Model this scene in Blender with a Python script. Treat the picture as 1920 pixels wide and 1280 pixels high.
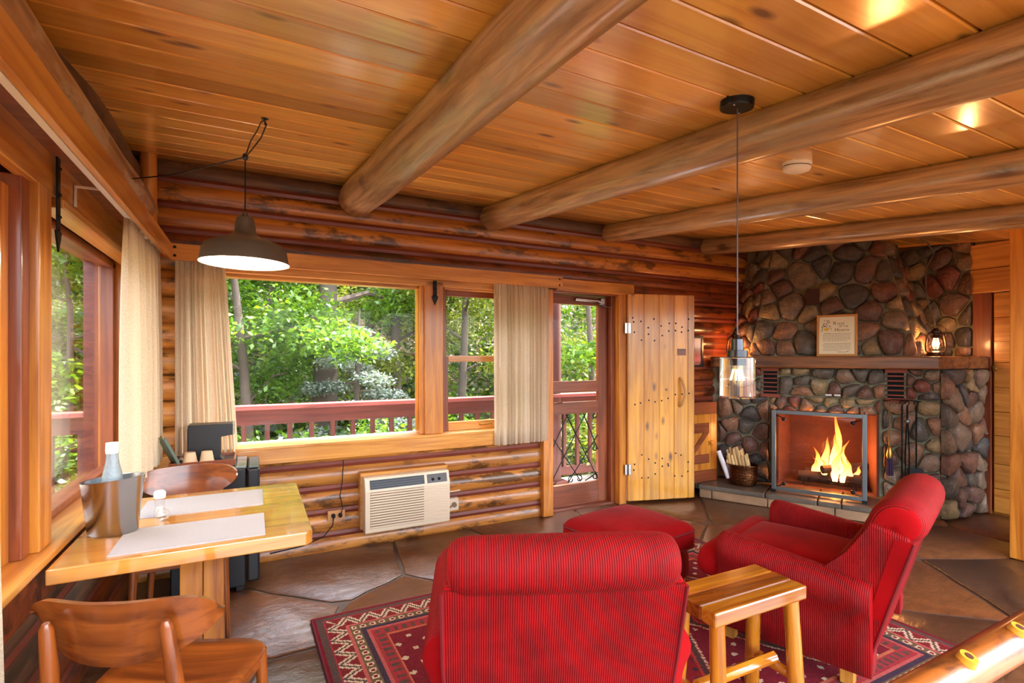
import bpy, bmesh, math, random
import numpy as np
from mathutils import Vector, Matrix, Euler, noise

for o in list(bpy.data.objects):
    bpy.data.objects.remove(o)
SC = bpy.context.scene
COL = SC.collection
PI = math.pi
R = math.radians

# ------------------------------------------------------------------ camera
EYE = 1.40
YAW = 27.17
FPX = 945.0
cam = bpy.data.cameras.new('camera')
cam.sensor_width = 36.0
cam.lens = FPX / 1920.0 * 36.0
cam.shift_y = 30.0 / 1920.0
cam.clip_start = 0.05
cam.clip_end = 300
camo = bpy.data.objects.new('camera', cam)
COL.objects.link(camo)
camo.location = (0, 0, EYE)
camo.rotation_euler = (R(90), 0, R(-YAW))
SC.camera = camo

# ------------------------------------------------------------------ world, sun, exposure
W = bpy.data.worlds.new('sky_world')
SC.world = W
W.use_nodes = True
wn = W.node_tree
wn.nodes.clear()
sky = wn.nodes.new('ShaderNodeTexSky')
sky.sky_type = 'NISHITA'
sky.sun_disc = False
sky.sun_elevation = R(58)
sky.sun_rotation = R(80)
sky.air_density = 1.0
sky.dust_density = 3.0
sky.ozone_density = 1.0
hs = wn.nodes.new('ShaderNodeHueSaturation')
hs.inputs['Saturation'].default_value = 0.45
bg = wn.nodes.new('ShaderNodeBackground')
bg.inputs['Strength'].default_value = 1.0
wo = wn.nodes.new('ShaderNodeOutputWorld')
wn.links.new(sky.outputs[0], hs.inputs['Color'])
wn.links.new(hs.outputs[0], bg.inputs['Color'])
wn.links.new(bg.outputs[0], wo.inputs['Surface'])

sun = bpy.data.lights.new('sun', 'SUN')
sun.energy = 9.0
sun.angle = R(1.0)
sun.color = (1.0, 0.95, 0.85)
suno = bpy.data.objects.new('sun', sun)
COL.objects.link(suno)
suno.rotation_euler = Vector((-0.55, -0.10, -1.0)).to_track_quat('-Z', 'Y').to_euler()

SC.view_settings.view_transform = 'Standard'
SC.view_settings.look = 'None'
SC.view_settings.gamma = 1.0
SC.view_settings.use_curve_mapping = False
SC.view_settings.exposure = 1.45

SC.cycles.max_bounces = 7
SC.cycles.adaptive_threshold = 0.025
SC.cycles.diffuse_bounces = 3
SC.cycles.glossy_bounces = 3
SC.cycles.transmission_bounces = 6
SC.cycles.transparent_max_bounces = 8
SC.cycles.caustics_reflective = False
SC.cycles.caustics_refractive = False

# ------------------------------------------------------------------ helpers
def lin(c):
    return c / 12.92 if c <= 0.04045 else ((c + 0.055) / 1.055) ** 2.4
def rgb(r, g, b):
    return (lin(r / 255.0), lin(g / 255.0), lin(b / 255.0), 1.0)

def tag(o, label=None, cat=None, group=None, kind=None):
    if label: o['label'] = label
    if cat: o['category'] = cat
    if group: o['group'] = group
    if kind: o['kind'] = kind
    return o

def empty(name, loc=(0, 0, 0), rz=0.0, label=None, cat=None, group=None, kind=None, parent=None):
    o = bpy.data.objects.new(name, None)
    o.empty_display_size = 0.05
    COL.objects.link(o)
    o.location = loc
    o.rotation_euler = (0, 0, rz)
    if parent: o.parent = parent
    return tag(o, label, cat, group, kind)

def link(name, me, mat=None, parent=None, loc=(0, 0, 0), rot=(0, 0, 0), **kw):
    o = bpy.data.objects.new(name, me)
    COL.objects.link(o)
    if mat is not None and len(me.materials) == 0:
        me.materials.append(mat)
    o.location = loc
    o.rotation_euler = rot
    if parent: o.parent = parent
    tag(o, **kw)
    return o

def copy_tree(o, parent=None, **kw):
    c = o.copy()
    COL.objects.link(c)
    c.parent = parent
    if parent is None: tag(c, **kw)
    for ch in o.children:
        copy_tree(ch, c)
    return c

class MB:
    """collects geometry of one part and links it as one mesh"""
    def __init__(self):
        self.bm = bmesh.new()
    def verts(self, pts):
        return [self.bm.verts.new(p) for p in pts]
    def face(self, vs):
        try: return self.bm.faces.new(vs)
        except ValueError: return None
    def box(self, c, s, rot=None, bev=0.0, seg=2):
        M = Matrix.Translation(c)
        if rot is not None: M = M @ Euler(rot).to_matrix().to_4x4()
        M = M @ Matrix.Diagonal((s[0], s[1], s[2], 1))
        r = bmesh.ops.create_cube(self.bm, size=1.0, matrix=M)
        if bev > 0:
            es = list({e for v in r['verts'] for e in v.link_edges})
            bmesh.ops.bevel(self.bm, geom=es, offset=bev, segments=seg, profile=0.5, affect='EDGES', clamp_overlap=True)
        return self
    def b2(self, x0, x1, y0, y1, z0, z1, bev=0.0, seg=2):
        return self.box(((x0 + x1) / 2, (y0 + y1) / 2, (z0 + z1) / 2), (abs(x1 - x0), abs(y1 - y0), abs(z1 - z0)), None, bev, seg)
    def prism(self, poly, z0, z1, bev=0.0, seg=2, M=None):
        """poly: list of (x,y) counter-clockwise, extruded z0..z1, optionally transformed"""
        lo = [Vector((p[0], p[1], z0)) for p in poly]
        hi = [Vector((p[0], p[1], z1)) for p in poly]
        if M is not None:
            lo = [M @ v for v in lo]; hi = [M @ v for v in hi]
        a = self.verts(lo); b = self.verts(hi); n = len(poly)
        fs = [self.face(list(reversed(a))), self.face(b)]
        for i in range(n):
            fs.append(self.face([a[i], a[(i + 1) % n], b[(i + 1) % n], b[i]]))
        if bev > 0:
            es = list({e for f in fs if f for e in f.edges})
            bmesh.ops.bevel(self.bm, geom=es, offset=bev, segments=seg, profile=0.5, affect='EDGES', clamp_overlap=True)
        return self
    def rings(self, rings, cap=True, closed=True):
        """rings: list of lists of points, lofted"""
        vs = [self.verts(r) for r in rings]
        n = len(vs[0])
        for a, b in zip(vs, vs[1:]):
            for i in range(n if closed else n - 1):
                self.face([a[i], a[(i + 1) % n], b[(i + 1) % n], b[i]])
        if cap and closed:
            self.face(list(reversed(vs[0]))); self.face(vs[-1])
        return self
    def tube(self, path, rad, n=8, cap=True):
        path = [Vector(p) for p in path]
        if not hasattr(rad, '__len__'): rad = [rad] * len(path)
        rs = []
        up = Vector((0, 0, 1))
        prev = None
        for i, p in enumerate(path):
            d = (path[min(i + 1, len(path) - 1)] - path[max(i - 1, 0)])
            if d.length < 1e-9: d = Vector((0, 0, 1))
            d.normalize()
            if prev is None:
                a = d.cross(up)
                if a.length < 1e-3: a = d.cross(Vector((1, 0, 0)))
            else:
                a = prev - d * prev.dot(d)
                if a.length < 1e-5: a = d.cross(up)
            a.normalize(); prev = a
            b = d.cross(a)
            rs.append([p + (a * math.cos(2 * PI * k / n) + b * math.sin(2 * PI * k / n)) * rad[i] for k in range(n)])
        return self.rings(rs, cap)
    def lathe(self, prof, n=24, c=(0, 0, 0), sx=1.0, sy=1.0, cap=False):
        rs = [[(c[0] + r * sx * math.cos(2 * PI * k / n), c[1] + r * sy * math.sin(2 * PI * k / n), c[2] + z) for k in range(n)] for r, z in prof]
        return self.rings(rs, cap)
    def ball(self, c, r, u=12, v=8):
        if not hasattr(r, '__len__'): r = (r, r, r)
        bmesh.ops.create_uvsphere(self.bm, u_segments=u, v_segments=v, radius=1.0,
                                  matrix=Matrix.Translation(c) @ Matrix.Diagonal((r[0], r[1], r[2], 1)))
        return self
    def pillow(self, c, s, e=0.35, n=9, puff=0.0):
        """rounded, slightly puffed cushion block; e = corner roundness"""
        bm2 = bmesh.new()
        bmesh.ops.create_cube(bm2, size=2.0)
        bmesh.ops.subdivide_edges(bm2, edges=bm2.edges, cuts=n, use_grid_fill=True)
        idx = {}
        for v in bm2.verts:
            p = v.co
            q = []
            for k in range(3):
                h = s[k] / 2
                r = min(e, h * 0.98)
                q.append((p[k], h, r))
            a = Vector([x[0] * x[1] for x in q])
            inner = Vector([max(-(x[1] - x[2]), min(x[1] - x[2], x[0] * x[1])) for x in q])
            d = a - inner
            if d.length > 1e-9:
                w = Vector([d[k] / q[k][2] for k in range(3)])
                m = max(abs(w[0]), abs(w[1]), abs(w[2]))
                w2 = w * (m / w.length)
                a = inner + Vector([w2[k] * q[k][2] for k in range(3)])
            if puff:
                f = max(0, 1 - (2 * a.x / s[0]) ** 2) * max(0, 1 - (2 * a.y / s[1]) ** 2)
                a.z += puff * f * (1 if a.z > 0 else -0.15)
            idx[v] = self.bm.verts.new(a + Vector(c))
        for f in bm2.faces:
            self.face([idx[v] for v in f.verts])
        bm2.free()
        return self
    def build(self, name, mat=None, parent=None, loc=(0, 0, 0), rot=(0, 0, 0), smooth=False, fix=True, **kw):
        if fix: bmesh.ops.recalc_face_normals(self.bm, faces=self.bm.faces)
        me = bpy.data.meshes.new(name)
        self.bm.to_mesh(me); self.bm.free()
        if smooth:
            me.polygons.foreach_set('use_smooth', [True] * len(me.polygons))
            if smooth != 'all':
                try: me.set_sharp_from_angle(angle=R(42))
                except Exception: pass
        return link(name, me, mat, parent, loc, rot, **kw)

# ------------------------------------------------------------------ materials
def newmat(name):
    m = bpy.data.materials.new(name)
    m.use_nodes = True
    nt = m.node_tree
    return m, nt, nt.nodes['Principled BSDF']
def nd(nt, t, **kw):
    n = nt.nodes.new(t)
    for k, v in kw.items(): setattr(n, k, v)
    return n
def setin(n, **kw):
    for k, v in kw.items(): n.inputs[k.replace('_', ' ')].default_value = v
def ramp(nt, stops):
    n = nt.nodes.new('ShaderNodeValToRGB')
    cr = n.color_ramp
    while len(cr.elements) < len(stops): cr.elements.new(0.5)
    for e, (p, c) in zip(cr.elements, stops):
        e.position = p
        e.color = c if hasattr(c, '__len__') else (c, c, c, 1)
    return n
def mixc(nt, typ, fac, a, b):
    n = nt.nodes.new('ShaderNodeMix')
    n.data_type = 'RGBA'; n.blend_type = typ
    for sock, v in ((n.inputs[0], fac), (n.inputs[6], a), (n.inputs[7], b)):
        if hasattr(v, 'is_linked'): nt.links.new(v, sock)
        else: sock.default_value = v
    return n.outputs[2]

def plain(name, col, rough=0.5, metal=0.0, spec=0.5, coat=0.0, bump=0.0, bscale=60, var=0.0, sheen=0.0, **kw):
    m, nt, b = newmat(name)
    setin(b, Base_Color=col, Roughness=rough, Metallic=metal)
    b.inputs['Specular IOR Level'].default_value = spec
    if coat: setin(b, Coat_Weight=coat, Coat_Roughness=0.15)
    if sheen: setin(b, Sheen_Weight=sheen, Sheen_Roughness=0.4)
    tc = nd(nt, 'ShaderNodeTexCoord')
    if var:
        nz = nd(nt, 'ShaderNodeTexNoise'); setin(nz, Scale=bscale * 0.15, Detail=4.0)
        nt.links.new(tc.outputs['Object'], nz.inputs['Vector'])
        rp = ramp(nt, [(0.3, 1 - var), (0.7, 1 + var)])
        nt.links.new(nz.outputs[0], rp.inputs[0])
        nt.links.new(mixc(nt, 'MULTIPLY', 1.0, col, rp.outputs[0]), b.inputs['Base Color'])
    if bump:
        nz = nd(nt, 'ShaderNodeTexNoise'); setin(nz, Scale=bscale, Detail=5.0)
        nt.links.new(tc.outputs['Object'], nz.inputs['Vector'])
        bp = nd(nt, 'ShaderNodeBump'); setin(bp, Strength=bump, Distance=0.01)
        nt.links.new(nz.outputs[0], bp.inputs['Height'])
        nt.links.new(bp.outputs[0], b.inputs['Normal'])
    return m

def wood(name, light, dark, axis='X', rough=0.35, coat=0.25, knots=0.6, var=0.18, fine=1.0, bump=0.15, blotch=None, bl_amt=0.0, kscale=(1.6, 5.0), crough=0.12, cior=1.5, flat=None):
    """pine/varnish: grain along one local axis, knots, per-piece variation"""
    m, nt, b = newmat(name)
    L = nt.links.new
    tc = nd(nt, 'ShaderNodeTexCoord')
    oi = nd(nt, 'ShaderNodeObjectInfo')
    sc = nd(nt, 'ShaderNodeVectorMath', operation='SCALE'); sc.inputs[0].default_value = (37.1, 23.7, 51.3)
    L(oi.outputs['Random'], sc.inputs['Scale'])
    ad = nd(nt, 'ShaderNodeVectorMath', operation='ADD')
    L(tc.outputs['Object'], ad.inputs[0]); L(sc.outputs[0], ad.inputs[1])
    def mapped(sa, sx, fl=None):
        mp = nd(nt, 'ShaderNodeMapping')
        s = [sx, sx, sx]; s['XYZ'.index(axis)] = sa
        if fl: s['XYZ'.index(fl)] = 0.0
        mp.inputs['Scale'].default_value = s
        L(ad.outputs[0], mp.inputs['Vector'])
        return mp.outputs[0]
    g = nd(nt, 'ShaderNodeTexNoise'); setin(g, Scale=2.2 * fine, Detail=5.0, Roughness=0.6, Distortion=0.7)
    L(mapped(0.55, 9.0), g.inputs['Vector'])
    rp = ramp(nt, [(0.33, dark), (0.6, light)])
    L(g.outputs[0], rp.inputs[0])
    col = rp.outputs[0]
    g2 = nd(nt, 'ShaderNodeTexNoise'); setin(g2, Scale=1.0, Detail=3.0, Roughness=0.5)
    L(mapped(0.7, 2.4), g2.inputs['Vector'])
    rp2 = ramp(nt, [(0.3, 0.78), (0.7, 1.16)])
    L(g2.outputs[0], rp2.inputs[0])
    col = mixc(nt, 'MULTIPLY', 1.0, col, rp2.outputs[0])
    if knots:
        vo = nd(nt, 'ShaderNodeTexVoronoi'); setin(vo, Scale=1.0, Randomness=1.0)
        L(mapped(kscale[0], kscale[1], flat), vo.inputs['Vector'])
        rk = ramp(nt, [(0.06, 0.0), (0.16, 1.0)])
        L(vo.outputs['Distance'], rk.inputs[0])
        kd = (dark[0] * 0.22, dark[1] * 0.15, dark[2] * 0.15, 1)
        km = nd(nt, 'ShaderNodeMath', operation='SUBTRACT'); km.inputs[0].default_value = 1.0
        L(rk.outputs[0], km.inputs[1])
        kk = nd(nt, 'ShaderNodeMath', operation='MULTIPLY'); kk.inputs[1].default_value = knots
        L(km.outputs[0], kk.inputs[0])
        col = mixc(nt, 'MIX', kk.outputs[0], col, kd)
    if blotch is not None:
        bz = nd(nt, 'ShaderNodeTexNoise'); setin(bz, Scale=3.0, Detail=5.0, Roughness=0.72)
        L(mapped(0.9, 2.6), bz.inputs['Vector'])
        rb = ramp(nt, [(0.51, 0.0), (0.6, bl_amt)])
        L(bz.outputs[0], rb.inputs[0])
        col = mixc(nt, 'MIX', rb.outputs[0], col, blotch)
    hv = nd(nt, 'ShaderNodeHueSaturation')
    mr = nd(nt, 'ShaderNodeMapRange'); setin(mr, To_Min=1 - var, To_Max=1 + var)
    L(oi.outputs['Random'], mr.inputs['Value'])
    L(mr.outputs[0], hv.inputs['Value']); L(col, hv.inputs['Color'])
    L(hv.outputs[0], b.inputs['Base Color'])
    setin(b, Roughness=rough, Coat_Weight=coat, Coat_Roughness=crough, Coat_IOR=cior)
    if bump:
        bp = nd(nt, 'ShaderNodeBump'); setin(bp, Strength=bump, Distance=0.006)
        L(g.outputs[0], bp.inputs['Height'])
        L(bp.outputs[0], b.inputs['Normal'])
    return m

def thin_glass(name, tint=(1, 1, 1, 1), rough=0.0, boost=1.0):
    m = bpy.data.materials.new(name); m.use_nodes = True
    nt = m.node_tree; nt.nodes.clear()
    out = nd(nt, 'ShaderNodeOutputMaterial'); mx = nd(nt, 'ShaderNodeMixShader')
    tr = nd(nt, 'ShaderNodeBsdfTransparent'); gl = nd(nt, 'ShaderNodeBsdfGlossy')
    fr = nd(nt, 'ShaderNodeFresnel'); fr.inputs['IOR'].default_value = 1.5
    mu = nd(nt, 'ShaderNodeMath', operation='MULTIPLY'); mu.inputs[1].default_value = boost; mu.use_clamp = True
    tr.inputs[0].default_value = tint; gl.inputs['Roughness'].default_value = rough
    ge = nd(nt, 'ShaderNodeNewGeometry'); ir = nd(nt, 'ShaderNodeMapRange'); setin(ir, To_Min=1.5, To_Max=1 / 1.5)
    nt.links.new(ge.outputs['Backfacing'], ir.inputs['Value']); nt.links.new(ir.outputs[0], fr.inputs['IOR'])
    nt.links.new(fr.outputs[0], mu.inputs[0])
    nt.links.new(mu.outputs[0], mx.inputs[0]); nt.links.new(tr.outputs[0], mx.inputs[1]); nt.links.new(gl.outputs[0], mx.inputs[2])
    nt.links.new(mx.outputs[0], out.inputs[0])
    return m

def emit(name, col, strength):
    m, nt, b = newmat(name)
    setin(b, Base_Color=(0, 0, 0, 1), Emission_Color=col, Emission_Strength=strength)
    return m

def fabric_rib(name, c_lo, c_hi, axis, pitch=0.0075):
    """velvet corduroy, ribs spaced along one local axis"""
    m, nt, b = newmat(name)
    L = nt.links.new
    tc = nd(nt, 'ShaderNodeTexCoord')
    sp = nd(nt, 'ShaderNodeSeparateXYZ'); L(tc.outputs['Object'], sp.inputs[0])
    mu = nd(nt, 'ShaderNodeMath', operation='MULTIPLY'); mu.inputs[1].default_value = 2 * PI / pitch
    L(sp.outputs['XYZ'.index(axis)], mu.inputs[0])
    si = nd(nt, 'ShaderNodeMath', operation='SINE'); L(mu.outputs[0], si.inputs[0])
    mr = nd(nt, 'ShaderNodeMapRange'); setin(mr, From_Min=-1.0, From_Max=0.6); L(si.outputs[0], mr.inputs['Value'])
    nz = nd(nt, 'ShaderNodeTexNoise'); setin(nz, Scale=7.0, Detail=4.0); L(tc.outputs['Object'], nz.inputs['Vector'])
    rp = ramp(nt, [(0.3, 0.7), (0.7, 1.2)]); L(nz.outputs[0], rp.inputs[0])
    c = mixc(nt, 'MIX', mr.outputs[0], c_lo, c_hi)
    c = mixc(nt, 'MULTIPLY', 1.0, c, rp.outputs[0])
    L(c, b.inputs['Base Color'])
    setin(b, Roughness=0.75, Sheen_Weight=0.14, Sheen_Roughness=0.35)
    b.inputs['Sheen Tint'].default_value = (1.0, 0.1, 0.08, 1)
    b.inputs['Specular IOR Level'].default_value = 0.25
    bp = nd(nt, 'ShaderNodeBump'); setin(bp, Strength=0.7, Distance=0.003)
    L(mr.outputs[0], bp.inputs['Height']); L(bp.outputs[0], b.inputs['Normal'])
    return m

M = {}
M['ceil'] = wood('ceiling_pine', rgb(242, 188, 92), rgb(220, 156, 68), 'X', rough=0.3, coat=1.0, knots=0.95, var=0.24, bump=0.05, kscale=(2.6, 7.0), crough=0.15, cior=2.2, flat='Z')
M['beam'] = wood('beam_log', rgb(206, 168, 122), rgb(126, 94, 62), 'X', rough=0.36, coat=0.7, knots=0.8, var=0.1, bump=0.35, fine=1.3, blotch=rgb(176, 158, 126), bl_amt=0.6, kscale=(1.4, 3.0), crough=0.22, cior=1.7)
M['log_grey'] = wood('grey_brown_log', rgb(188, 150, 112), rgb(112, 82, 58), 'X', rough=0.4, coat=0.4, knots=0.9, var=0.05, bump=0.45, blotch=rgb(196, 182, 156), bl_amt=0.8, kscale=(2.2, 3.5), crough=0.25)
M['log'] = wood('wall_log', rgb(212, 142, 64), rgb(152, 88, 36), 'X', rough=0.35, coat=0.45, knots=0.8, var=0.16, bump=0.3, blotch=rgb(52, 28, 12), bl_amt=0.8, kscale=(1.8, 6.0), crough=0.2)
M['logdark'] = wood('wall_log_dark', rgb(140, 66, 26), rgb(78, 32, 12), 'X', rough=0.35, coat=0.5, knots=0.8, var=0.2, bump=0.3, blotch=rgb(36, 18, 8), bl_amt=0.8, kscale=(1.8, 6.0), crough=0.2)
M['log_old'] = wood('wall_log_weathered', rgb(120, 84, 56), rgb(64, 40, 26), 'X', rough=0.55, coat=0.1, knots=0.7, var=0.15, bump=0.5, blotch=rgb(52, 38, 30), bl_amt=0.7)
M['chink'] = plain('chinking_red', rgb(122, 56, 40), 0.45, bump=0.3, bscale=20, var=0.2, coat=0.2)
M['pineX'] = wood('trim_pine_x', rgb(224, 158, 72), rgb(184, 112, 42), 'X', rough=0.32, coat=0.4, knots=0.35, var=0.08, bump=0.05, kscale=(1.0, 3.5), flat='Y')
M['pineY'] = wood('trim_pine_y', rgb(224, 158, 72), rgb(184, 112, 42), 'Y', rough=0.32, coat=0.4, knots=0.35, var=0.08, bump=0.05, kscale=(1.0, 3.5), flat='X')
M['pineZ'] = wood('trim_pine_z', rgb(220, 144, 52), rgb(172, 94, 28), 'Z', rough=0.34, coat=0.35, knots=0.5, var=0.1, bump=0.06, kscale=(1.2, 5.0), flat='Y')
M['doorZ'] = wood('door_pine_z', rgb(230, 164, 52), rgb(188, 118, 28), 'Z', rough=0.3, coat=0.45, knots=1.0, var=0.12, bump=0.06, kscale=(2.6, 6.0), flat='Y')
M['redZ'] = wood('redwood_z', rgb(150, 78, 40), rgb(112, 52, 26), 'Z', rough=0.4, coat=0.25, knots=0.0, var=0.06, bump=0.05)
M['redX'] = wood('redwood_x', rgb(150, 78, 40), rgb(112, 52, 26), 'X', rough=0.4, coat=0.25, knots=0.0, var=0.06, bump=0.05)
M['deck'] = wood('deck_redwood', rgb(98, 50, 40), rgb(70, 34, 28), 'X', rough=0.55, coat=0.0, knots=0.0, var=0.1, bump=0.2)
M['deckZ'] = wood('deck_redwood_z', rgb(98, 52, 42), rgb(66, 34, 28), 'Z', rough=0.55, coat=0.0, knots=0.0, var=0.1, bump=0.2)
M['table'] = wood('table_pine', rgb(220, 150, 62), rgb(188, 116, 40), 'X', rough=0.22, coat=0.9, knots=0.25, var=0.04, bump=0.02, kscale=(1.2, 3.0), crough=0.06, cior=1.9)
M['tablez'] = wood('table_pine_z', rgb(206, 130, 50), rgb(156, 86, 30), 'Z', rough=0.32, coat=0.4, knots=0.5, var=0.06, bump=0.04)
M['walnutX'] = wood('chair_wood_x', rgb(168, 88, 30), rgb(112, 52, 16), 'X', rough=0.3, coat=0.5, knots=0.0, var=0.05, bump=0.02, crough=0.12)
M['walnutZ'] = wood('chair_wood_z', rgb(158, 82, 28), rgb(106, 50, 16), 'Z', rough=0.3, coat=0.5, knots=0.0, var=0.05, bump=0.02, crough=0.12)
M['stoolX'] = wood('stool_top', rgb(216, 138, 36), rgb(160, 84, 18), 'X', rough=0.2, coat=0.8, knots=0.6, var=0.05, bump=0.06, kscale=(2.2, 6.0), flat='Z', crough=0.08)
M['stoolZ'] = wood('stool_log', rgb(190, 116, 34), rgb(112, 56, 16), 'Z', rough=0.25, coat=0.7, knots=0.8, var=0.12, bump=0.25, kscale=(4, 9), blotch=rgb(70, 32, 10), bl_amt=0.7)
M['railX'] = wood('rail_log', rgb(168, 92, 30), rgb(90, 42, 14), 'X', rough=0.4, coat=0.25, knots=0.8, var=0.05, bump=0.3, kscale=(3, 9), blotch=rgb(62, 28, 12), bl_amt=0.75)
M['iron'] = plain('black_iron', rgb(34, 34, 36), 0.45, 0.8, bump=0.15, bscale=80)
M['black'] = plain('black_plastic', rgb(24, 24, 27), 0.35)
M['blackm'] = plain('matte_black_metal', rgb(30, 30, 32), 0.35, 0.6)
M['white'] = plain('white_plastic', rgb(238, 236, 230), 0.4)
M['cream'] = plain('cream_plastic', rgb(232, 214, 184), 0.42)
M['steel'] = plain('brushed_steel', rgb(178, 178, 178), 0.24, 1.0, bump=0.03, bscale=40)
M['pewter'] = plain('screen_steel', rgb(110, 118, 120), 0.4, 0.85)
M['brass'] = plain('brass', rgb(176, 138, 70), 0.35, 1.0)
M['copper'] = plain('hammered_copper', rgb(112, 70, 44), 0.28, 1.0, bump=0.6, bscale=55)
M['glass'] = thin_glass('window_glass', boost=0.12)
M['glassL'] = thin_glass('side_window_glass', boost=1.0)
M['clear'] = thin_glass('clear_glass', boost=1.6)
M['soot'] = plain('firebox_brick', rgb(96, 52, 36), 0.9, bump=0.6, bscale=18, var=0.45)
M['mortar'] = plain('mortar', rgb(128, 126, 104), 0.9, bump=0.5, bscale=40, var=0.25)
M['grout'] = plain('floor_grout', rgb(92, 76, 62), 0.6, bump=0.4, bscale=40, var=0.2)
M['seam'] = plain('ceiling_seam', rgb(70, 34, 14), 0.8)
M['hole_shade'] = plain('painted_hole_shade', rgb(10, 9, 8), 0.9)  # near-black paint standing for the shade inside openings
# ------------------------------------------------------------------ more materials
def stone_mat():
    m, nt, b = newmat('field_stone')
    L = nt.links.new
    tc = nd(nt, 'ShaderNodeTexCoord'); oi = nd(nt, 'ShaderNodeObjectInfo')
    rp = ramp(nt, [(0.0, rgb(104, 82, 72)), (0.14, rgb(128, 116, 98)), (0.30, rgb(92, 92, 84)), (0.45, rgb(140, 112, 88)), (0.58, rgb(78, 80, 80)),
                   (0.72, rgb(116, 86, 72)), (0.82, rgb(142, 132, 98)), (0.94, rgb(116, 70, 58))])
    rp.color_ramp.interpolation = 'CONSTANT'
    L(oi.outputs['Random'], rp.inputs[0])
    nz = nd(nt, 'ShaderNodeTexNoise'); setin(nz, Scale=14.0, Detail=5.0, Roughness=0.7); L(tc.outputs['Object'], nz.inputs['Vector'])
    r2 = ramp(nt, [(0.3, 0.5), (0.72, 1.5)]); L(nz.outputs[0], r2.inputs[0])
    n2 = nd(nt, 'ShaderNodeTexNoise'); setin(n2, Scale=5.0, Detail=3.0); L(tc.outputs['Object'], n2.inputs['Vector'])
    r3 = ramp(nt, [(0.4, (1, 1, 1, 1)), (0.7, (1.25, 0.86, 0.66, 1))]); L(n2.outputs[0], r3.inputs[0])
    c = mixc(nt, 'MULTIPLY', 1.0, rp.outputs[0], r2.outputs[0])
    c = mixc(nt, 'MULTIPLY', 0.7, c, r3.outputs[0])
    L(c, b.inputs['Base Color'])
    setin(b, Roughness=0.5, Coat_Weight=0.25, Coat_Roughness=0.3)
    bp = nd(nt, 'ShaderNodeBump'); setin(bp, Strength=1.0, Distance=0.035)
    L(nz.outputs[0], bp.inputs['Height']); L(bp.outputs[0], b.inputs['Normal'])
    return m
M['stone'] = stone_mat()

def flag_mat():
    m, nt, b = newmat('flagstone')
    L = nt.links.new
    tc = nd(nt, 'ShaderNodeTexCoord'); oi = nd(nt, 'ShaderNodeObjectInfo')
    rp = ramp(nt, [(0.0, rgb(112, 64, 34)), (0.3, rgb(92, 64, 44)), (0.6, rgb(120, 72, 38)), (0.85, rgb(88, 64, 48))])
    L(oi.outputs['Random'], rp.inputs[0])
    mp = nd(nt, 'ShaderNodeMapping'); mp.inputs['Scale'].default_value = (1.0, 1.8, 1.0); mp.inputs['Rotation'].default_value = (0, 0, 0.5)
    L(tc.outputs['Object'], mp.inputs['Vector'])
    nz = nd(nt, 'ShaderNodeTexNoise'); setin(nz, Scale=9.0, Detail=6.0, Roughness=0.68, Distortion=0.4); L(mp.outputs[0], nz.inputs['Vector'])
    r2 = ramp(nt, [(0.3, 0.6), (0.7, 1.35)]); L(nz.outputs[0], r2.inputs[0])
    L(mixc(nt, 'MULTIPLY', 1.0, rp.outputs[0], r2.outputs[0]), b.inputs['Base Color'])
    setin(b, Roughness=0.34, Coat_Weight=0.5, Coat_Roughness=0.2)
    bp = nd(nt, 'ShaderNodeBump'); setin(bp, Strength=0.55, Distance=0.012)
    L(nz.outputs[0], bp.inputs['Height']); L(bp.outputs[0], b.inputs['Normal'])
    L(bp.outputs[0], b.inputs['Coat Normal'])
    return m
M['flag'] = flag_mat()

def curtain_mat():
    m = bpy.data.materials.new('curtain_linen'); m.use_nodes = True
    nt = m.node_tree; nt.nodes.clear(); L = nt.links.new
    out = nd(nt, 'ShaderNodeOutputMaterial'); mx = nd(nt, 'ShaderNodeMixShader'); mx.inputs[0].default_value = 0.42
    d = nd(nt, 'ShaderNodeBsdfDiffuse'); t = nd(nt, 'ShaderNodeBsdfTranslucent')
    tc = nd(nt, 'ShaderNodeTexCoord'); nz = nd(nt, 'ShaderNodeTexNoise'); setin(nz, Scale=260.0, Detail=2.0)
    L(tc.outputs['Object'], nz.inputs['Vector'])
    rp = ramp(nt, [(0.3, rgb(206, 186, 156)), (0.7, rgb(232, 216, 190))]); L(nz.outputs[0], rp.inputs[0])
    L(rp.outputs[0], d.inputs[0]); L(rp.outputs[0], t.inputs[0])
    L(d.outputs[0], mx.inputs[1]); L(t.outputs[0], mx.inputs[2]); L(mx.outputs[0], out.inputs[0])
    return m
M['linen'] = curtain_mat()

# ------------------------------------------------------------------ 2-D cells for stones and flagstones
def clip(poly, a, b, c):
    """keep a*x+b*y<=c"""
    out = []
    for i in range(len(poly)):
        p, q = poly[i], poly[(i + 1) % len(poly)]
        dp, dq = a * p[0] + b * p[1] - c, a * q[0] + b * q[1] - c
        if dp <= 0: out.append(p)
        if (dp < 0 < dq) or (dq < 0 < dp):
            t = dp / (dp - dq)
            out.append((p[0] + (q[0] - p[0]) * t, p[1] + (q[1] - p[1]) * t))
    return out
def cells(pts, bound, wts=None):
    res = []
    for i, p in enumerate(pts):
        poly = list(bound)
        for j, q in enumerate(pts):
            if i == j: continue
            a, b = q[0] - p[0], q[1] - p[1]
            c = (q[0] ** 2 + q[1] ** 2 - p[0] ** 2 - p[1] ** 2) / 2
            if wts is not None: c += (wts[i] - wts[j]) / 2
            poly = clip(poly, a, b, c)
            if len(poly) < 3: break
        if len(poly) >= 3: res.append(poly)
    return res
def area(poly):
    return 0.5 * sum(poly[i][0] * poly[(i + 1) % len(poly)][1] - poly[(i + 1) % len(poly)][0] * poly[i][1] for i in range(len(poly)))
def centroid(poly):
    return (sum(p[0] for p in poly) / len(poly), sum(p[1] for p in poly) / len(poly))
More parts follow.
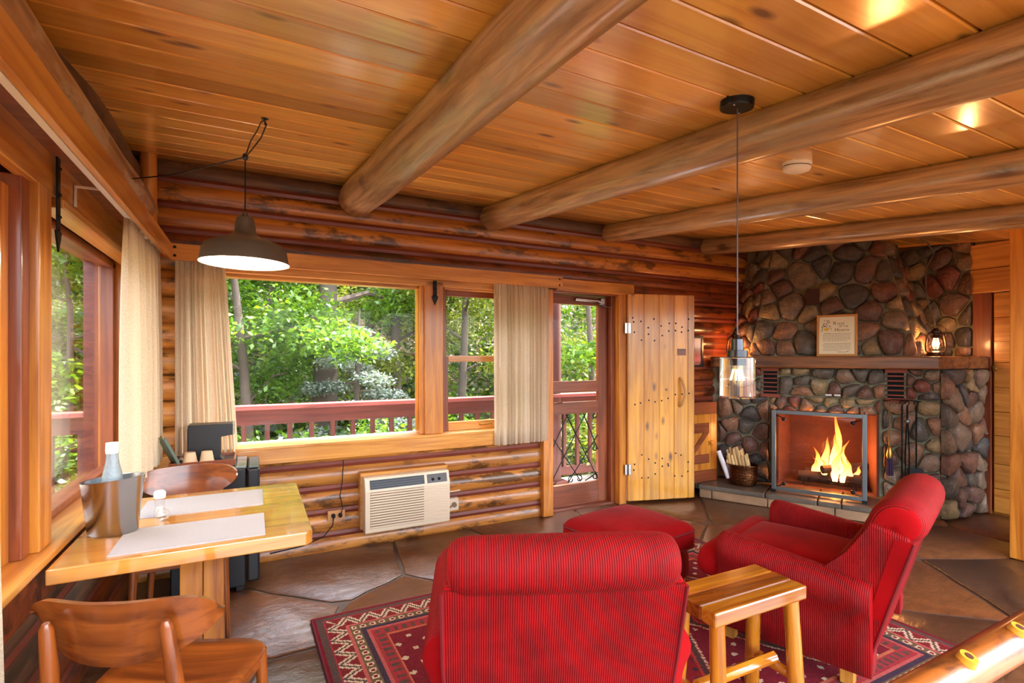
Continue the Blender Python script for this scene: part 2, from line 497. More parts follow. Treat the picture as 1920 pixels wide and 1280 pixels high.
def inset(poly, d):
    if area(poly) < 0: poly = poly[::-1]
    out = list(poly)
    for i in range(len(poly)):
        p, q = poly[i], poly[(i + 1) % len(poly)]
        ex, ey = q[0] - p[0], q[1] - p[1]
        l = math.hypot(ex, ey)
        if l < 1e-6: continue
        nx, ny = ey / l, -ex / l
        out = clip(out, nx, ny, nx * p[0] + ny * p[1] - d)
        if len(out) < 3: return []
    return out
def resample(poly, n):
    P = poly + [poly[0]]
    seg = [math.hypot(P[i + 1][0] - P[i][0], P[i + 1][1] - P[i][1]) for i in range(len(poly))]
    tot = sum(seg); out = []
    for k in range(n):
        d = tot * k / n; i = 0
        while i < len(seg) - 1 and d > seg[i]: d -= seg[i]; i += 1
        t = d / max(seg[i], 1e-9)
        out.append((P[i][0] + (P[i + 1][0] - P[i][0]) * t, P[i][1] + (P[i + 1][1] - P[i][1]) * t))
    return out
def smooth_poly(poly, it=1):
    for _ in range(it):
        n = len(poly)
        poly = [((poly[i - 1][0] + 2 * poly[i][0] + poly[(i + 1) % n][0]) / 4, (poly[i - 1][1] + 2 * poly[i][1] + poly[(i + 1) % n][1]) / 4) for i in range(n)]
    return poly

# ------------------------------------------------------------------ FLOOR
rnd = random.Random(7)
floor = MB().b2(-0.75, 6.0, -2.2, 3.95, -0.12, -0.012).build('floor', M['grout'], kind='structure')
pts = []
tries = 0
# a few placed by eye from the photograph, the rest scattered
for p in [(0.42, 3.38), (1.35, 3.28), (2.05, 3.45), (0.75, 2.75), (0.05, 3.0), (-0.25, 2.3), (0.1, 2.2), (1.7, 2.95), (2.9, 3.2), (3.4, 2.5), (3.6, 1.75), (3.0, 1.1), (4.2, 1.3), (4.9, 0.9), (4.6, 2.1)]:
    pts.append(p)
while len(pts) < 62 and tries < 4000:
    tries += 1
    p = (rnd.uniform(-0.7, 6.0), rnd.uniform(-2.2, 3.9))
    if all(math.hypot(p[0] - q[0], p[1] - q[1]) > 0.58 for q in pts): pts.append(p)
for poly in cells(pts, [(-0.75, -2.2), (6.0, -2.2), (6.0, 3.95), (-0.75, 3.95)]):
    ins = inset(poly, 0.013)
    if len(ins) < 3: continue
    ring = resample(ins, 26)
    c = centroid(ring)
    ring = [(p[0] + 0.016 * noise.noise((p[0] * 5, p[1] * 5, 1.3)), p[1] + 0.016 * noise.noise((p[0] * 5, p[1] * 5, 7.7))) for p in ring]
    ring = [(max(-0.75, min(6, p[0])), max(-2.2, min(3.95, p[1]))) for p in ring]
    h = rnd.uniform(-0.003, 0.0)
    b = MB()
    lo = [(p[0] - c[0], p[1] - c[1], -0.02) for p in ring]
    mid = [(p[0] - c[0], p[1] - c[1], h - 0.005) for p in ring]
    top = [((p[0] - c[0]) * 0.985, (p[1] - c[1]) * 0.985, h) for p in ring]
    b.rings([lo, mid, top])
    b.build('flagstone', M['flag'], floor, loc=(c[0], c[1], 0), smooth=True)

# ------------------------------------------------------------------ CEILING (rises towards the window wall)
SL = 0.118
def ceil_z(y): return 2.66 + SL * (y - 3.85)
TILT = math.atan(SL)
ceiling = MB()
ceiling.prism([(-0.6, ceil_z(-0.6) + 0.03), (4.05, ceil_z(4.05) + 0.03), (4.05, ceil_z(4.05) + 0.12), (-0.6, ceil_z(-0.6) + 0.12)], -0.85, 6.1,
              M=Matrix(((0, 0, 1, 0), (1, 0, 0, 0), (0, 1, 0, 0), (0, 0, 0, 1))))
ceiling = ceiling.build('ceiling', M['seam'], kind='structure')
PW = 0.162
pm = None
for i in range(-20, 22):
    y = 0.798 + PW * i
    if y + PW > 4.02: break
    if y < -0.55: continue
    if pm is None:
        o = MB().b2(0, 6.75, 0.0032, PW - 0.0032, -0.001, 0.024, bev=0.004, seg=1).build('ceiling_plank', M['ceil'], ceiling)
        pm = o.data
    else:
        o = link('ceiling_plank', pm, None, ceiling)
    o.location = (-0.7, y, ceil_z(y))
    o.rotation_euler = (TILT, 0, 0)

# ------------------------------------------------------------------ logs
def log(name, p0, p1, r0, r1, mat, parent=None, n=14, seg=None, wob=0.05, seed=0, flat=None, **kw):
    """one tree log from p0 to p1; local X runs along it"""
    p0, p1 = Vector(p0), Vector(p1)
    d = p1 - p0; Ln = d.length
    seg = seg or max(3, int(Ln / 0.28))
    rs = []
    for i in range(seg + 1):
        t = i / seg; x = Ln * t
        r = r0 + (r1 - r0) * t
        oy, oz = 0.25 * wob * r * noise.noise((x * 0.8, seed, 3.1)) * 3, 0.25 * wob * r * noise.noise((x * 0.8, seed, 9.4)) * 3
        ring = []
        for k in range(n):
            a = 2 * PI * k / n
            rr = r * (1 + wob * noise.noise((x * 1.7 + seed * 3.3, math.cos(a) * 1.2, math.sin(a) * 1.2)))
            ring.append((x, oy + rr * math.cos(a), oz + rr * math.sin(a)))
        rs.append(ring)
    b = MB().rings(rs)
    o = b.build(name, mat, parent, smooth=True, **kw)
    o.location = p0
    o.rotation_euler = d.to_track_quat('X', 'Z').to_euler()
    return o

# ------------------------------------------------------------------ BACK WALL
wb = empty('wall_back', kind='structure')
YL = 3.935      # log axis
LR = 0.09
def course(x0, x1, z, mat='log', parent=None, seed=0):
    return log('log', (x0, YL, z), (x1, YL, z), LR, LR, M[mat], parent or wb, seed=seed, wob=0.045)
def chink(x0, x1, z, parent=None):
    return MB().tube([(0, 0, 0), ((x1 - x0) / 2, 0, 0), (x1 - x0, 0, 0)], 0.03, 8).build('chinking', M['chink'], parent or wb, loc=(x0, 3.888, z), smooth=True)
k = 0
low = [0.03, 0.195, 0.365, 0.535]
for i, z in enumerate(low):
    course(-0.72, 2.27, z, 'log', seed=k); k += 1
for z in (0.112, 0.28, 0.45, 0.622): chink(-0.72, 2.27, z)
course(-0.72, 2.27, 0.70, 'log', seed=k)
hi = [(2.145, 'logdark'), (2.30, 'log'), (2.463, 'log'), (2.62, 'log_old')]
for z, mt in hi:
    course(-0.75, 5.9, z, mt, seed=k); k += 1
for z in (2.065, 2.222, 2.382, 2.542): chink(-0.72, 5.9, z)
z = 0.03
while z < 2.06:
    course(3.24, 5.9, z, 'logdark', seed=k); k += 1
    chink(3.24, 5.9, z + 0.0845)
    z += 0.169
z = 0.865
while z < 2.06:
    course(-0.75, -0.36, z, 'log', seed=k); k += 1
    z += 0.169
# wall mass behind the logs
MB().b2(-0.85, 2.3, 3.95, 4.06, -0.1, 0.76).b2(-0.85, 6.0, 3.95, 4.06, 2.06, 2.75).b2(3.22, 6.0, 3.95, 4.06, -0.1, 2.06).b2(-0.85, -0.36, 3.95, 4.06, 0.76, 2.06).build('wall_core', M['chink'], wb)

# sill board, apron
t1 = MB().b2(-0.62, 2.27, 3.795, 3.86, 0.675, 0.775, bev=0.004).build('trim_1', M['pineX'], kind='structure')
MB().b2(-0.40, 2.27, 3.79, 3.99, 0.775, 0.797, bev=0.004).build('sill_board', M['pineX'], t1)
# head casing and valance on the back wall
t2 = MB().b2(-0.46, 2.43, 3.75, 3.775, 2.008, 2.112, bev=0.003).build('trim_2', M['pineX'], kind='structure')
MB().b2(-0.40, 2.30, 3.82, 3.88, 1.965, 2.06, bev=0.003).build('head_casing', M['pineX'], t2)
MB().b2(2.405, 2.43, 3.775, 3.85, 2.008, 2.112, bev=0.002).build('valance_return', M['pineY'], t2)
for dz in (2.035, 2.088):
    MB().ball((2.395, 3.748, dz), (0.009, 0.004, 0.009), 8, 6).build('nail_head', M['iron'], t2, smooth=True)
    MB().ball((-0.435, 3.748, dz), (0.009, 0.004, 0.009), 8, 6).build('nail_head', M['iron'], t2, smooth=True)

# window_1: big picture window ; window_2: double hung
w1 = empty('window_1', kind='structure')
MB().b2(-0.36, 1.2, 3.90, 3.99, 1.945, 1.985, bev=0.003).build('head_jamb', M['pineX'], w1)
MB().b2(-0.38, -0.34, 3.86, 3.99, 0.79, 1.97, bev=0.003).build('side_jamb', M['pineZ'], w1)
MB().b2(1.165, 1.195, 3.88, 3.99, 0.797, 1.975, bev=0.003).build('side_jamb', M['pineZ'], w1)
MB().b2(-0.34, 1.165, 3.945, 3.965, 0.797, 0.812).build('bottom_stop', M['white'], w1)
MB().b2(-0.34, 1.165, 3.953, 3.957, 0.812, 1.945).build('pane', M['glass'], w1)
t3 = MB().b2(1.195, 1.345, 3.82, 3.96, 0.797, 2.0, bev=0.004).build('trim_3', M['pineZ'], kind='structure')
MB().b2(1.165, 1.20, 3.845, 3.90, 0.797, 1.975, bev=0.006).build('stop_moulding', M['pineZ'], t3)

w2 = empty('window_2', kind='structure')
def frame(b, x0, x1, z0, z1, y0, y1, wdt, par, nm, mx, mz, bot=None):
    MB().b2(x0, x0 + wdt, y0, y1, z0, z1, bev=0.003).build(nm + '_stile', mz, par)
    MB().b2(x1 - wdt, x1, y0, y1, z0, z1, bev=0.003).build(nm + '_stile', mz, par)
    MB().b2(x0 + wdt, x1 - wdt, y0, y1, z1 - wdt, z1, bev=0.003).build(nm + '_rail', mx, par)
    bt = bot or wdt
    MB().b2(x0 + wdt, x1 - wdt, y0, y1, z0, z0 + bt, bev=0.003).build(nm + '_rail', mx, par)
MB().b2(1.345, 1.375, 3.87, 3.99, 0.797, 1.98, bev=0.003).build('side_jamb', M['redZ'], w2)
MB().b2(1.345, 2.25, 3.87, 3.99, 1.955, 1.985, bev=0.003).build('head_jamb', M['pineX'], w2)
frame(None, 1.375, 2.22, 1.385, 1.955, 3.955, 3.985, 0.045, w2, 'upper_sash', M['redX'], M['redZ'], 0.03)
frame(None, 1.375, 2.22, 0.80, 1.41, 3.91, 3.95, 0.045, w2, 'lower_sash', M['pineX'], M['redZ'], 0.07)
MB().b2(1.42, 2.175, 3.968, 3.972, 1.415, 1.91).build('pane', M['glass'], w2)
MB().b2(1.42, 2.175, 3.928, 3.932, 0.87, 1.365).build('pane', M['glass'], w2)
MB().tube([(1.70, 3.905, 0.838), (1.702, 3.885, 0.838), (1.80, 3.885, 0.842), (1.802, 3.905, 0.842)], 0.006, 8).build('sash_lift', M['brass'], w2, smooth=True)

# arrow-tipped iron strap on the mullion
def strap(loc, rz, h, label):
    e = empty('iron_strap', loc, rz, label, 'strap')
    b = MB().b2(-0.016, 0.016, -0.006, 0, -h, 0, bev=0.002)
    b.prism([(-0.028, -h), (0, -h - 0.07), (0.028, -h), (0, -h + 0.012)], 0, 0.006, M=Matrix(((1, 0, 0, 0), (0, 0, -1, 0), (0, 1, 0, 0), (0, 0, 0, 1))))
    b.build('plate', M['iron'], e)
    for f in (0.15, 0.5, 0.8):
        MB().ball((0, -0.008, -h * f), 0.006, 8, 6).build('rivet', M['iron'], e, smooth=True)
    return e
strap((1.275, 3.818, 2.005), 0, 0.125, 'black iron strap with arrow tip on the mullion between the back windows')

# ------------------------------------------------------------------ doors of the back wall
t4 = MB().b2(2.262, 2.362, 3.80, 3.98, 0.0, 2.0, bev=0.004).build('trim_4', M['pineZ'], kind='structure')
t5 = MB().b2(2.40, 3.28, 3.80, 3.86, 2.00, 2.105, bev=0.004).build('trim_5', M['pineX'], kind='structure')
MB().b2(2.362, 3.20, 3.83, 3.98, 1.985, 2.03, bev=0.006).build('head_moulding', M['redX'], t5)
t6 = MB().b2(3.10, 3.185, 3.80, 3.98, 0.0, 2.0, bev=0.004).build('trim_6', M['pineZ'], kind='structure')
MB().b2(3.055, 3.10, 3.87, 3.98, 0.0, 1.99, bev=0.004).build('jamb', M['redZ'], t6)

d1 = empty('door_1', kind='structure')       # screen door
X0, X1, YD0, YD1 = 2.372, 3.052, 3.925, 3.965
MB().b2(X0, X0 + 0.035, YD0, YD1, 0.02, 1.98, bev=0.003).build('stile', M['redZ'], d1)
MB().b2(X1 - 0.105, X1, YD0, YD1, 0.02, 1.98, bev=0.003).build('stile', M['redZ'], d1)
for z0, z1 in ((1.895, 1.98), (1.075, 1.18), (0.875, 0.985), (0.02, 0.22)):
    MB().b2(X0 + 0.035, X1 - 0.105, YD0, YD1, z0, z1, bev=0.003).build('rail', M['redX'], d1)
for z0, z1 in ((1.18, 1.895), (0.985, 1.075), (0.22, 0.875)):
    MB().b2(X0 + 0.035, X1 - 0.105, 3.944, 3.946, z0, z1).build('pane', M['glass'], d1)
gx0, gx1, gz0, gz1, gy = X0 + 0.035, X1 - 0.105, 0.22, 0.875, 3.93
gw = gx1 - gx0
def scroll(cx, cz, r, a0, turns, s):
    return [(cx + s * r * (1 - 0.35 * i / 14) * math.cos(a0 + turns * 2 * PI * i / 14), gy, cz + r * (1 - 0.35 * i / 14) * math.sin(a0 + turns * 2 * PI * i / 14)) for i in range(15)]
for (xa, za, xb, zb) in ((0.0, 0.30, 0.36, 0.875), (0.0, -0.0, 0.73, 0.875), (0.36, 0.0, 0.99, 0.66), (0.72, 0.0, 0.99, 0.30),
                         (0.99, 0.30, 0.68, 0.875), (0.99, 0.02, 0.32, 0.875), (0.62, 0.02, 0.0, 0.70)):
    za = max(0.235, 0.22 + za); zb = min(0.872, max(0.235, zb))
    MB().tube([(gx0 + gw * xa, gy, za), (gx0 + gw * xb, gy, zb)], 0.0055, 6).build('lattice_bar', M['iron'], d1, smooth=True)
for fx in (0.08, 0.42, 0.60, 0.93):
    MB().tube(scroll(gx0 + gw * fx, 0.262, 0.03, PI / 2, 0.8, 1 if fx < 0.5 else -1), 0.0055, 6).build('scroll', M['iron'], d1, smooth=True)
for fz in (0.53, 0.84):
    MB().tube(scroll(gx0 + gw * 0.93, fz, 0.025, PI / 2, 0.8, 1), 0.0055, 6).build('scroll', M['iron'], d1, smooth=True)
e = MB().tube([(2.66, 3.895, 1.945), (2.95, 3.895, 1.935)], 0.016, 10).build('door_closer', M['steel'], d1, smooth=True)
MB().b2(2.94, 2.985, 3.87, 3.925, 1.90, 1.965, bev=0.006).build('closer_bracket', M['steel'], e)
MB().tube([(2.96, 3.89, 1.90), (3.03, 3.89, 1.885), (3.07, 3.87, 1.885)], 0.007, 6).build('closer_arm', M['steel'], e)
MB().b2(X0 + 0.005, X0 + 0.03, 3.90, 3.925, 0.93, 1.02, bev=0.004).tube([(X0 + 0.015, 3.90, 0.99), (X0 + 0.05, 3.86, 0.985), (X0 + 0.12, 3.86, 0.99)], 0.008, 6).build('latch', M['steel'], d1)
MB().b2(2.36, 3.10, 3.86, 4.0, -0.01, 0.02, bev=0.003).build('trim_7', M['redX'], kind='structure')

# open plank door, swung back against the log wall
d2 = empty('door_2', (3.185, 3.795, 0.0), math.atan2(-0.185, 0.655), kind='structure')
xs = [0.0, 0.165, 0.325, 0.48, 0.628, 0.70]
for a, b_ in zip(xs, xs[1:]):
    MB().b2(a + 0.002, b_ - 0.002, -0.022, 0.022, 0.025, 2.01, bev=0.006, seg=1).build('plank', M['doorZ'], d2)
MB().b2(0.0, 0.70, -0.0175, 0.0185, 0.03, 2.0).build('core', M['pineZ'], d2)
rn = random.Random(3)
pegm = MB().ball((0, 0, 0), (0.0085, 0.003, 0.0085), 8, 6)
pego = pegm.build('peg', M['iron'], d2, loc=(0.05, -0.0225, 1.78), smooth=True)
for zb in (1.74, 1.62, 1.0, 0.42, 0.3):
    for i in range(9):
        link('peg', pego.data, None, d2, loc=(0.03 + 0.64 * (i + 0.5) / 9 + rn.uniform(-0.01, 0.01), -0.0225, zb + rn.uniform(-0.06, 0.05)))
MB().tube([(0.545, -0.022, 1.20), (0.55, -0.06, 1.17), (0.575, -0.075, 1.08), (0.57, -0.075, 1.02), (0.545, -0.055, 0.94), (0.54, -0.022, 0.92)], [0.014, 0.012, 0.014, 0.013, 0.012, 0.009], 8).build('handle', plain('branch_handle', rgb(206, 160, 96), 0.5), d2, smooth=True)
MB().b2(0.515, 0.605, -0.027, -0.022, 1.42, 1.485).build('plaque', M['redX'], d2)
MB().ball((0.40, -0.028, 1.09), 0.011, 10, 8).build('bolt', M['steel'], d2, smooth=True)
for zz in (0.33, 1.68):
    h = MB().b2(-0.03, 0.03, -0.026, -0.021, zz - 0.05, zz + 0.05, bev=0.002).tube([(0, -0.03, zz - 0.05), (0, -0.03, zz + 0.05)], 0.008, 8).build('hinge', M['steel'], d2)

# ------------------------------------------------------------------ LEFT WALL
wl = empty('wall_left', kind='structure')
XL = -0.745
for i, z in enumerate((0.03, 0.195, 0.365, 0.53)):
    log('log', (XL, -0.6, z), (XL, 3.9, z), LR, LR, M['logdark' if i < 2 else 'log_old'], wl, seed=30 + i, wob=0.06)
for z in (0.112, 0.28, 0.45):
    MB().tube([(0, 0, 0), (0, 4.5, 0)], 0.03, 8).build('chinking', M['chink'], wl, loc=(-0.70, -0.6, z), smooth=True)
MB().b2(-0.86, -0.76, -0.6, 4.06, -0.1, 0.74).b2(-0.86, -0.76, -0.6, 4.06, 1.95, 2.75).b2(-0.86, -0.76, 2.09, 2.33, 0.74, 1.95).b2(-0.86, -0.76, 3.66, 4.06, 0.74, 1.95).b2(-0.86, -0.76, -0.6, 1.0, 0.74, 1.95).build('wall_core', M['chink'], wl)
log('log', (-0.628, -0.6, 2.29), (-0.632, 3.84, 2.315), 0.112, 0.10, M['log_grey'], wl, seed=41, wob=0.12)
log('log', (-0.70, 0.4, 2.50), (-0.70, 3.84, 2.52), 0.10, 0.10, M['log_old'], wl, seed=42, wob=0.1)
log('corner_post', (-0.575, 3.78, 1.99), (-0.575, 3.78, 2.655), 0.048, 0.045, M['pineX'], wl, seed=43)

t8 = MB().b2(-0.76, -0.58, 0.4, 3.80, 0.742, 0.768, bev=0.005).build('trim_8', M['pineY'], kind='structure')     # left sill
MB().b2(-0.66, -0.60, 0.4, 3.80, 0.62, 0.742, bev=0.004).build('apron', M['logdark'], t8)
t9 = MB().b2(-0.475, -0.452, 0.5, 3.75, 2.005, 2.112, bev=0.003).build('trim_9', M['pineY'], kind='structure')   # left valance
t10 = MB().b2(-0.66, -0.62, 0.5, 3.82, 1.965, 2.20, bev=0.003).build('trim_10', M['pineY'], kind='structure')    # head board
MB().b2(-0.68, -0.60, 2.33, 3.70, 1.93, 1.965, bev=0.006).build('head_moulding', M['pineY'], t10)
MB().b2(-0.62, -0.475, 0.5, 3.75, 2.10, 2.112).build('soffit', M['redX'], t10)

# post between the two left windows
t11 = MB().b2(-0.69, -0.615, 2.15, 2.26, 0.768, 1.97, bev=0.004).build('trim_11', M['pineZ'], kind='structure')
MB().b2(-0.72, -0.64, 2.09, 2.15, 0.768, 1.97, bev=0.004).build('casing', M['redZ'], t11)
MB().b2(-0.70, -0.632, 2.262, 2.318, 0.768, 1.97, bev=0.006).build('casing', M['pineZ'], t11)
MB().b2(-0.76, -0.69, 2.318, 2.33, 0.768, 1.95, bev=0.003).build('stop', M['pineZ'], t11)

w3 = empty('window_3', kind='structure')
MB().b2(-0.78, -0.66, 3.60, 3.70, 0.768, 1.95, bev=0.004).build('side_jamb', M['pineZ'], w3)
MB().b2(-0.76, -0.70, 3.545, 3.60, 0.79, 1.93, bev=0.003).build('sash_stile', M['redZ'], w3)
MB().b2(-0.76, -0.70, 2.33, 3.60, 0.768, 0.80, bev=0.003).build('sash_rail', M['redX'], w3)
MB().b2(-0.76, -0.70, 2.33, 3.60, 1.905, 1.945, bev=0.003).build('sash_rail', M['redX'], w3)
MB().b2(-0.732, -0.728, 2.33, 3.55, 0.80, 1.905).build('pane', M['glassL'], w3)
w4 = empty('window_4', kind='structure')
MB().b2(-0.73, -0.67, 2.03, 2.09, 0.768, 1.93, bev=0.004).build('sash_stile', M['pineZ'], w4)
MB().b2(-0.73, -0.67, 1.02, 2.03, 0.768, 0.85, bev=0.004).build('sash_rail', M['pineY'], w4)
MB().b2(-0.73, -0.67, 1.02, 2.03, 1.34, 1.39, bev=0.004).build('sash_rail', M['pineY'], w4)
MB().b2(-0.73, -0.67, 1.02, 2.03, 1.88, 1.93, bev=0.004).build('sash_rail', M['pineY'], w4)
MB().b2(-0.73, -0.67, 0.98, 1.02, 0.768, 1.93, bev=0.004).build('sash_stile', M['pineZ'], w4)
MB().b2(-0.702, -0.698, 1.02, 2.03, 0.85, 1.88).build('pane', M['glass'], w4)
strap((-0.612, 2.30, 2.10), R(90), 0.26, 'long black iron strap with arrow tip on the left window post')

# ------------------------------------------------------------------ RIGHT WALL
wr = empty('wall_right', kind='structure')
MB().b2(5.94, 6.05, -0.6, 4.06, -0.1, 2.7).build('wall_core', M['pineY'], wr)
for z0, z1 in ((1.985, 2.20), (2.205, 2.43)):
    MB().b2(5.885, 5.94, 1.0, 2.21, z0, z1, bev=0.005).build('header_board', M['pineY'], wr)
d3 = empty('door_3', kind='structure')
MB().b2(5.885, 5.94, 2.06, 2.19, 0, 1.985, bev=0.004).build('casing', M['redZ'], d3)
zz = 0.02
rn = random.Random(11)
while zz < 1.95:
    h = min(rn.uniform(0.17, 0.26), 1.975 - zz)
    MB().b2(5.90, 5.935, 1.1, 2.045, zz + 0.002, zz + h - 0.002, bev=0.004).build('board', M['pineY'], d3)
    zz += h
MB().b2(5.885, 5.90, 2.02, 2.05, 1.28, 1.33, bev=0.004).ball((5.875, 2.03, 1.30), 0.014, 8, 6).build('latch', M['brass'], d3)
t12 = MB().prism([(1.0, 2.34), (2.95, 2.535), (2.95, 2.595), (1.0, 2.40)], 5.84, 5.94, M=Matrix(((0, 0, 1, 0), (1, 0, 0, 0), (0, 1, 0, 0), (0, 0, 0, 1)))).build('trim_12', M['pineY'], kind='structure')
MB().b2(4.84, 5.35, 1.40, 1.50, 0, 2.33).build('wall_near', M['pineZ'], kind='structure')  # unseen partition stub, length chosen to dim the fireplace but not the door
# partition end post at the right edge of the frame
post = empty('pine_post', (4.775, 1.47, 0), 0, 'square golden pine post at the right edge of the room', 'post')
MB().b2(-0.065, 0.065, -0.08, 0.08, 0, 2.345, bev=0.006).build('shaft', M['pineZ'], post)
sw = empty('light_switch', (4.708, 1.425, 1.10), 0, 'wooden light switch plate on the right post', 'switch')
MB().b2(-0.008, 0.0, -0.032, 0.032, -0.055, 0.055, bev=0.003).build('plate', M['pineZ'], sw)
MB().b2(-0.02, -0.008, -0.007, 0.007, -0.012, 0.012, bev=0.002).build('toggle', M['cream'], sw)

# ------------------------------------------------------------------ ceiling beams
def beam(x, r0, r1, y0, label, seed, far=3.86):
    z0, z1 = ceil_z(y0) - r0 * 0.86, ceil_z(far) - r1 * 0.80
    e = log('ceiling_beam', (x, y0, z0), (x, far, z1), r0, r1, M['beam'], None, n=18, seg=16, wob=0.09, seed=seed, label=label, cat='beam', group='log ceiling beams')
    return e
beam(0.67, 0.085, 0.128, -0.6, 'thick log ceiling beam nearest the left windows, above the dining table', 51, 3.80)
beam(1.79, 0.08, 0.108, -0.6, 'log ceiling beam beside the round black lamp canopy', 52)
beam(3.03, 0.076, 0.09, -0.6, 'log ceiling beam just beyond the white smoke detector', 53)
beam(4.33, 0.07, 0.092, -0.6, 'log ceiling beam nearest the stone fireplace', 54)
# ------------------------------------------------------------------ FIREPLACE
F0 = Vector((4.434, 3.774, 0)); FU = Vector((0.469, -0.883, 0)); FN = Vector((-0.883, -0.469, 0))
def FP(s, d=0.0, z=0.0): return F0 + FU * s + FN * d + Vector((0, 0, z))
FROT = math.atan2(FU.y, FU.x)          # local x = along the front, local y = into the stone
fp = empty('stone_fireplace', F0, FROT, 'large corner fireplace of rounded field stones with tapered chimney breast', 'fireplace')
# local frame: x=s, y=-d, z
def flocal(p):
    v = Vector(p) - F0
    return Vector((v.dot(FU), -v.dot(FN), v.z))
def quadpoly(pts2): return [(p.x, p.y) for p in pts2]
rightc = flocal((5.90, 2.13, 0)); rightb = flocal((5.90, 3.93, 0)); leftb = flocal((4.40, 3.93, 0)); leftf = flocal((4.40, 3.84, 0))
def core(poly, z0, z1, name='mortar_core'):
    a = area(poly)
    MB().prism(poly if a > 0 else poly[::-1], z0, z1).build(name, M['mortar'], fp)
core([(0.0, 0.035), (0.49, 0.035), (0.60, 0.52), (0.60, 0.9), (leftb.x, leftb.y)], 0.0, 1.30)
core([(1.37, 0.035), (1.80, 0.035), (rightc.x, rightc.y + 0.02), (rightc.x, 0.9), (1.26, 0.52)], 0.0, 1.30)
core([(0.49, 0.035), (1.37, 0.035), (1.26, 0.9), (0.60, 0.9)], 0.87, 1.30)
# firebox lining
MB().b2(0.58, 1.28, 0.52, 0.60, 0.10, 0.95).build('firebox_back', M['soot'], fp)
MB().prism([(0.485, 0.0), (0.505, 0.0), (0.615, 0.53), (0.595, 0.53)][::1], 0.12, 0.88).build('firebox_side', M['soot'], fp)
MB().prism([(1.355, 0.0), (1.375, 0.0), (1.265, 0.53), (1.245, 0.53)], 0.12, 0.88).build('firebox_side', M['soot'], fp)
MB().b2(0.5, 1.36, 0.02, 0.53, 0.865, 0.885).build('firebox_lintel', M['soot'], fp)
MB().b2(0.5, 1.36, -0.0, 0.53, 0.09, 0.131).build('firebox_floor', M['soot'], fp)

STONES = [0]
def stone_face(org, u, v, nrm, bound, spacing, seed, depth=(0.03, 0.075), gap=0.0045, squash=1.0, parent=fp):
    """separate field stones over a convex patch; org,u,v,nrm in the fireplace frame"""
    rn = random.Random(seed)
    xs = [p[0] for p in bound]; ys = [p[1] for p in bound]
    pts, tries = [], 0
    def inside(p):
        s = area(bound)
        B = bound if s > 0 else bound[::-1]
        return all((B[(i + 1) % len(B)][0] - B[i][0]) * (p[1] - B[i][1]) - (B[(i + 1) % len(B)][1] - B[i][1]) * (p[0] - B[i][0]) > 0 for i in range(len(B)))
    while tries < 760:
        tries += 1
        p = (rn.uniform(min(xs), max(xs)), rn.uniform(min(ys), max(ys)))
        sp = spacing * (1.45 if tries < 60 else (1.0 if tries < 700 else 0.72))
        if inside(p) and all(math.hypot((p[0] - q[0]) * squash, (p[1] - q[1])) > sp for q in pts): pts.append(p)
    B = bound if area(bound) > 0 else bound[::-1]
    wts = [rn.uniform(-1, 1) * (spacing * 0.35) ** 2 for _ in pts]
    for poly in cells(pts, B, wts):
        poly = inset(poly, gap)
        if len(poly) < 3 or abs(area(poly)) < 0.0006: continue
        ring = resample(poly, 12)
        ring = [(p_[0] + gap * 1.2 * noise.noise((p_[0] * 23, p_[1] * 23, seed)), p_[1] + gap * 1.2 * noise.noise((p_[0] * 23, p_[1] * 23, seed + 9))) for p_ in [((a_[0] + b_[0] * 0.6) / 1.6, (a_[1] + b_[1] * 0.6) / 1.6) for a_, b_ in zip(ring, smooth_poly(ring, 1))]]
        c = centroid(ring)
        size = math.sqrt(abs(area(ring)))
        h = min(rn.uniform(*depth), size * 0.42)
        ang = rn.uniform(0, 6)
        O = org + u * c[0] + v * c[1]
        b = MB(); rs = []
        for sc, hh in ((1.0, -0.02), (0.985, h * 0.55), (0.84, h * 0.92)):
            r = []
            for p in ring:
                dx, dy = (p[0] - c[0]) * sc, (p[1] - c[1]) * sc
                n1 = noise.noise((p[0] * 9 + seed, p[1] * 9, sc * 4))
                tilt = (dx * math.cos(ang) + dy * math.sin(ang)) / size * h * 0.35
                r.append(u * dx + v * dy + nrm * (hh + (n1 * 0.6 * h + tilt * 1.6 if hh > 0 else 0)))
            rs.append(r)
        vs = [b.verts(r) for r in rs]
        n = len(ring)
        for a_, b_ in zip(vs, vs[1:]):
            for i in range(n): b.face([a_[i], a_[(i + 1) % n], b_[(i + 1) % n], b_[i]])
        top = b.bm.verts.new(nrm * (h * rn.uniform(0.92, 1.05)))
        for i in range(n): b.face([vs[-1][i], vs[-1][(i + 1) % n], top])
        b.build('field_stone', M['stone'], parent, loc=O, smooth='all')
        STONES[0] += 1
ex, ey, ez = Vector((1, 0, 0)), Vector((0, 1, 0)), Vector((0, 0, 1))
def rect(a, b, c, d): return [(a, c), (b, c), (b, d), (a, d)]
o0 = Vector((0, 0.03, 0))
stone_face(o0, ex, ez, -ey, rect(-0.02, 0.47, 0.13, 1.0), 0.15, 1)
stone_face(o0, ex, ez, -ey, rect(-0.02, 0.40, 1.0, 1.30), 0.13, 2)
stone_face(o0, ex, ez, -ey, rect(0.47, 1.39, 0.87, 1.02), 0.105, 3)
stone_face(o0, ex, ez, -ey, rect(0.56, 1.42, 1.02, 1.30), 0.15, 4)
stone_face(o0, ex, ez, -ey, rect(1.40, 1.81, 0.0, 1.02), 0.155, 5)
stone_face(o0, ex, ez, -ey, rect(1.57, 1.81, 1.02, 1.30), 0.13, 6)
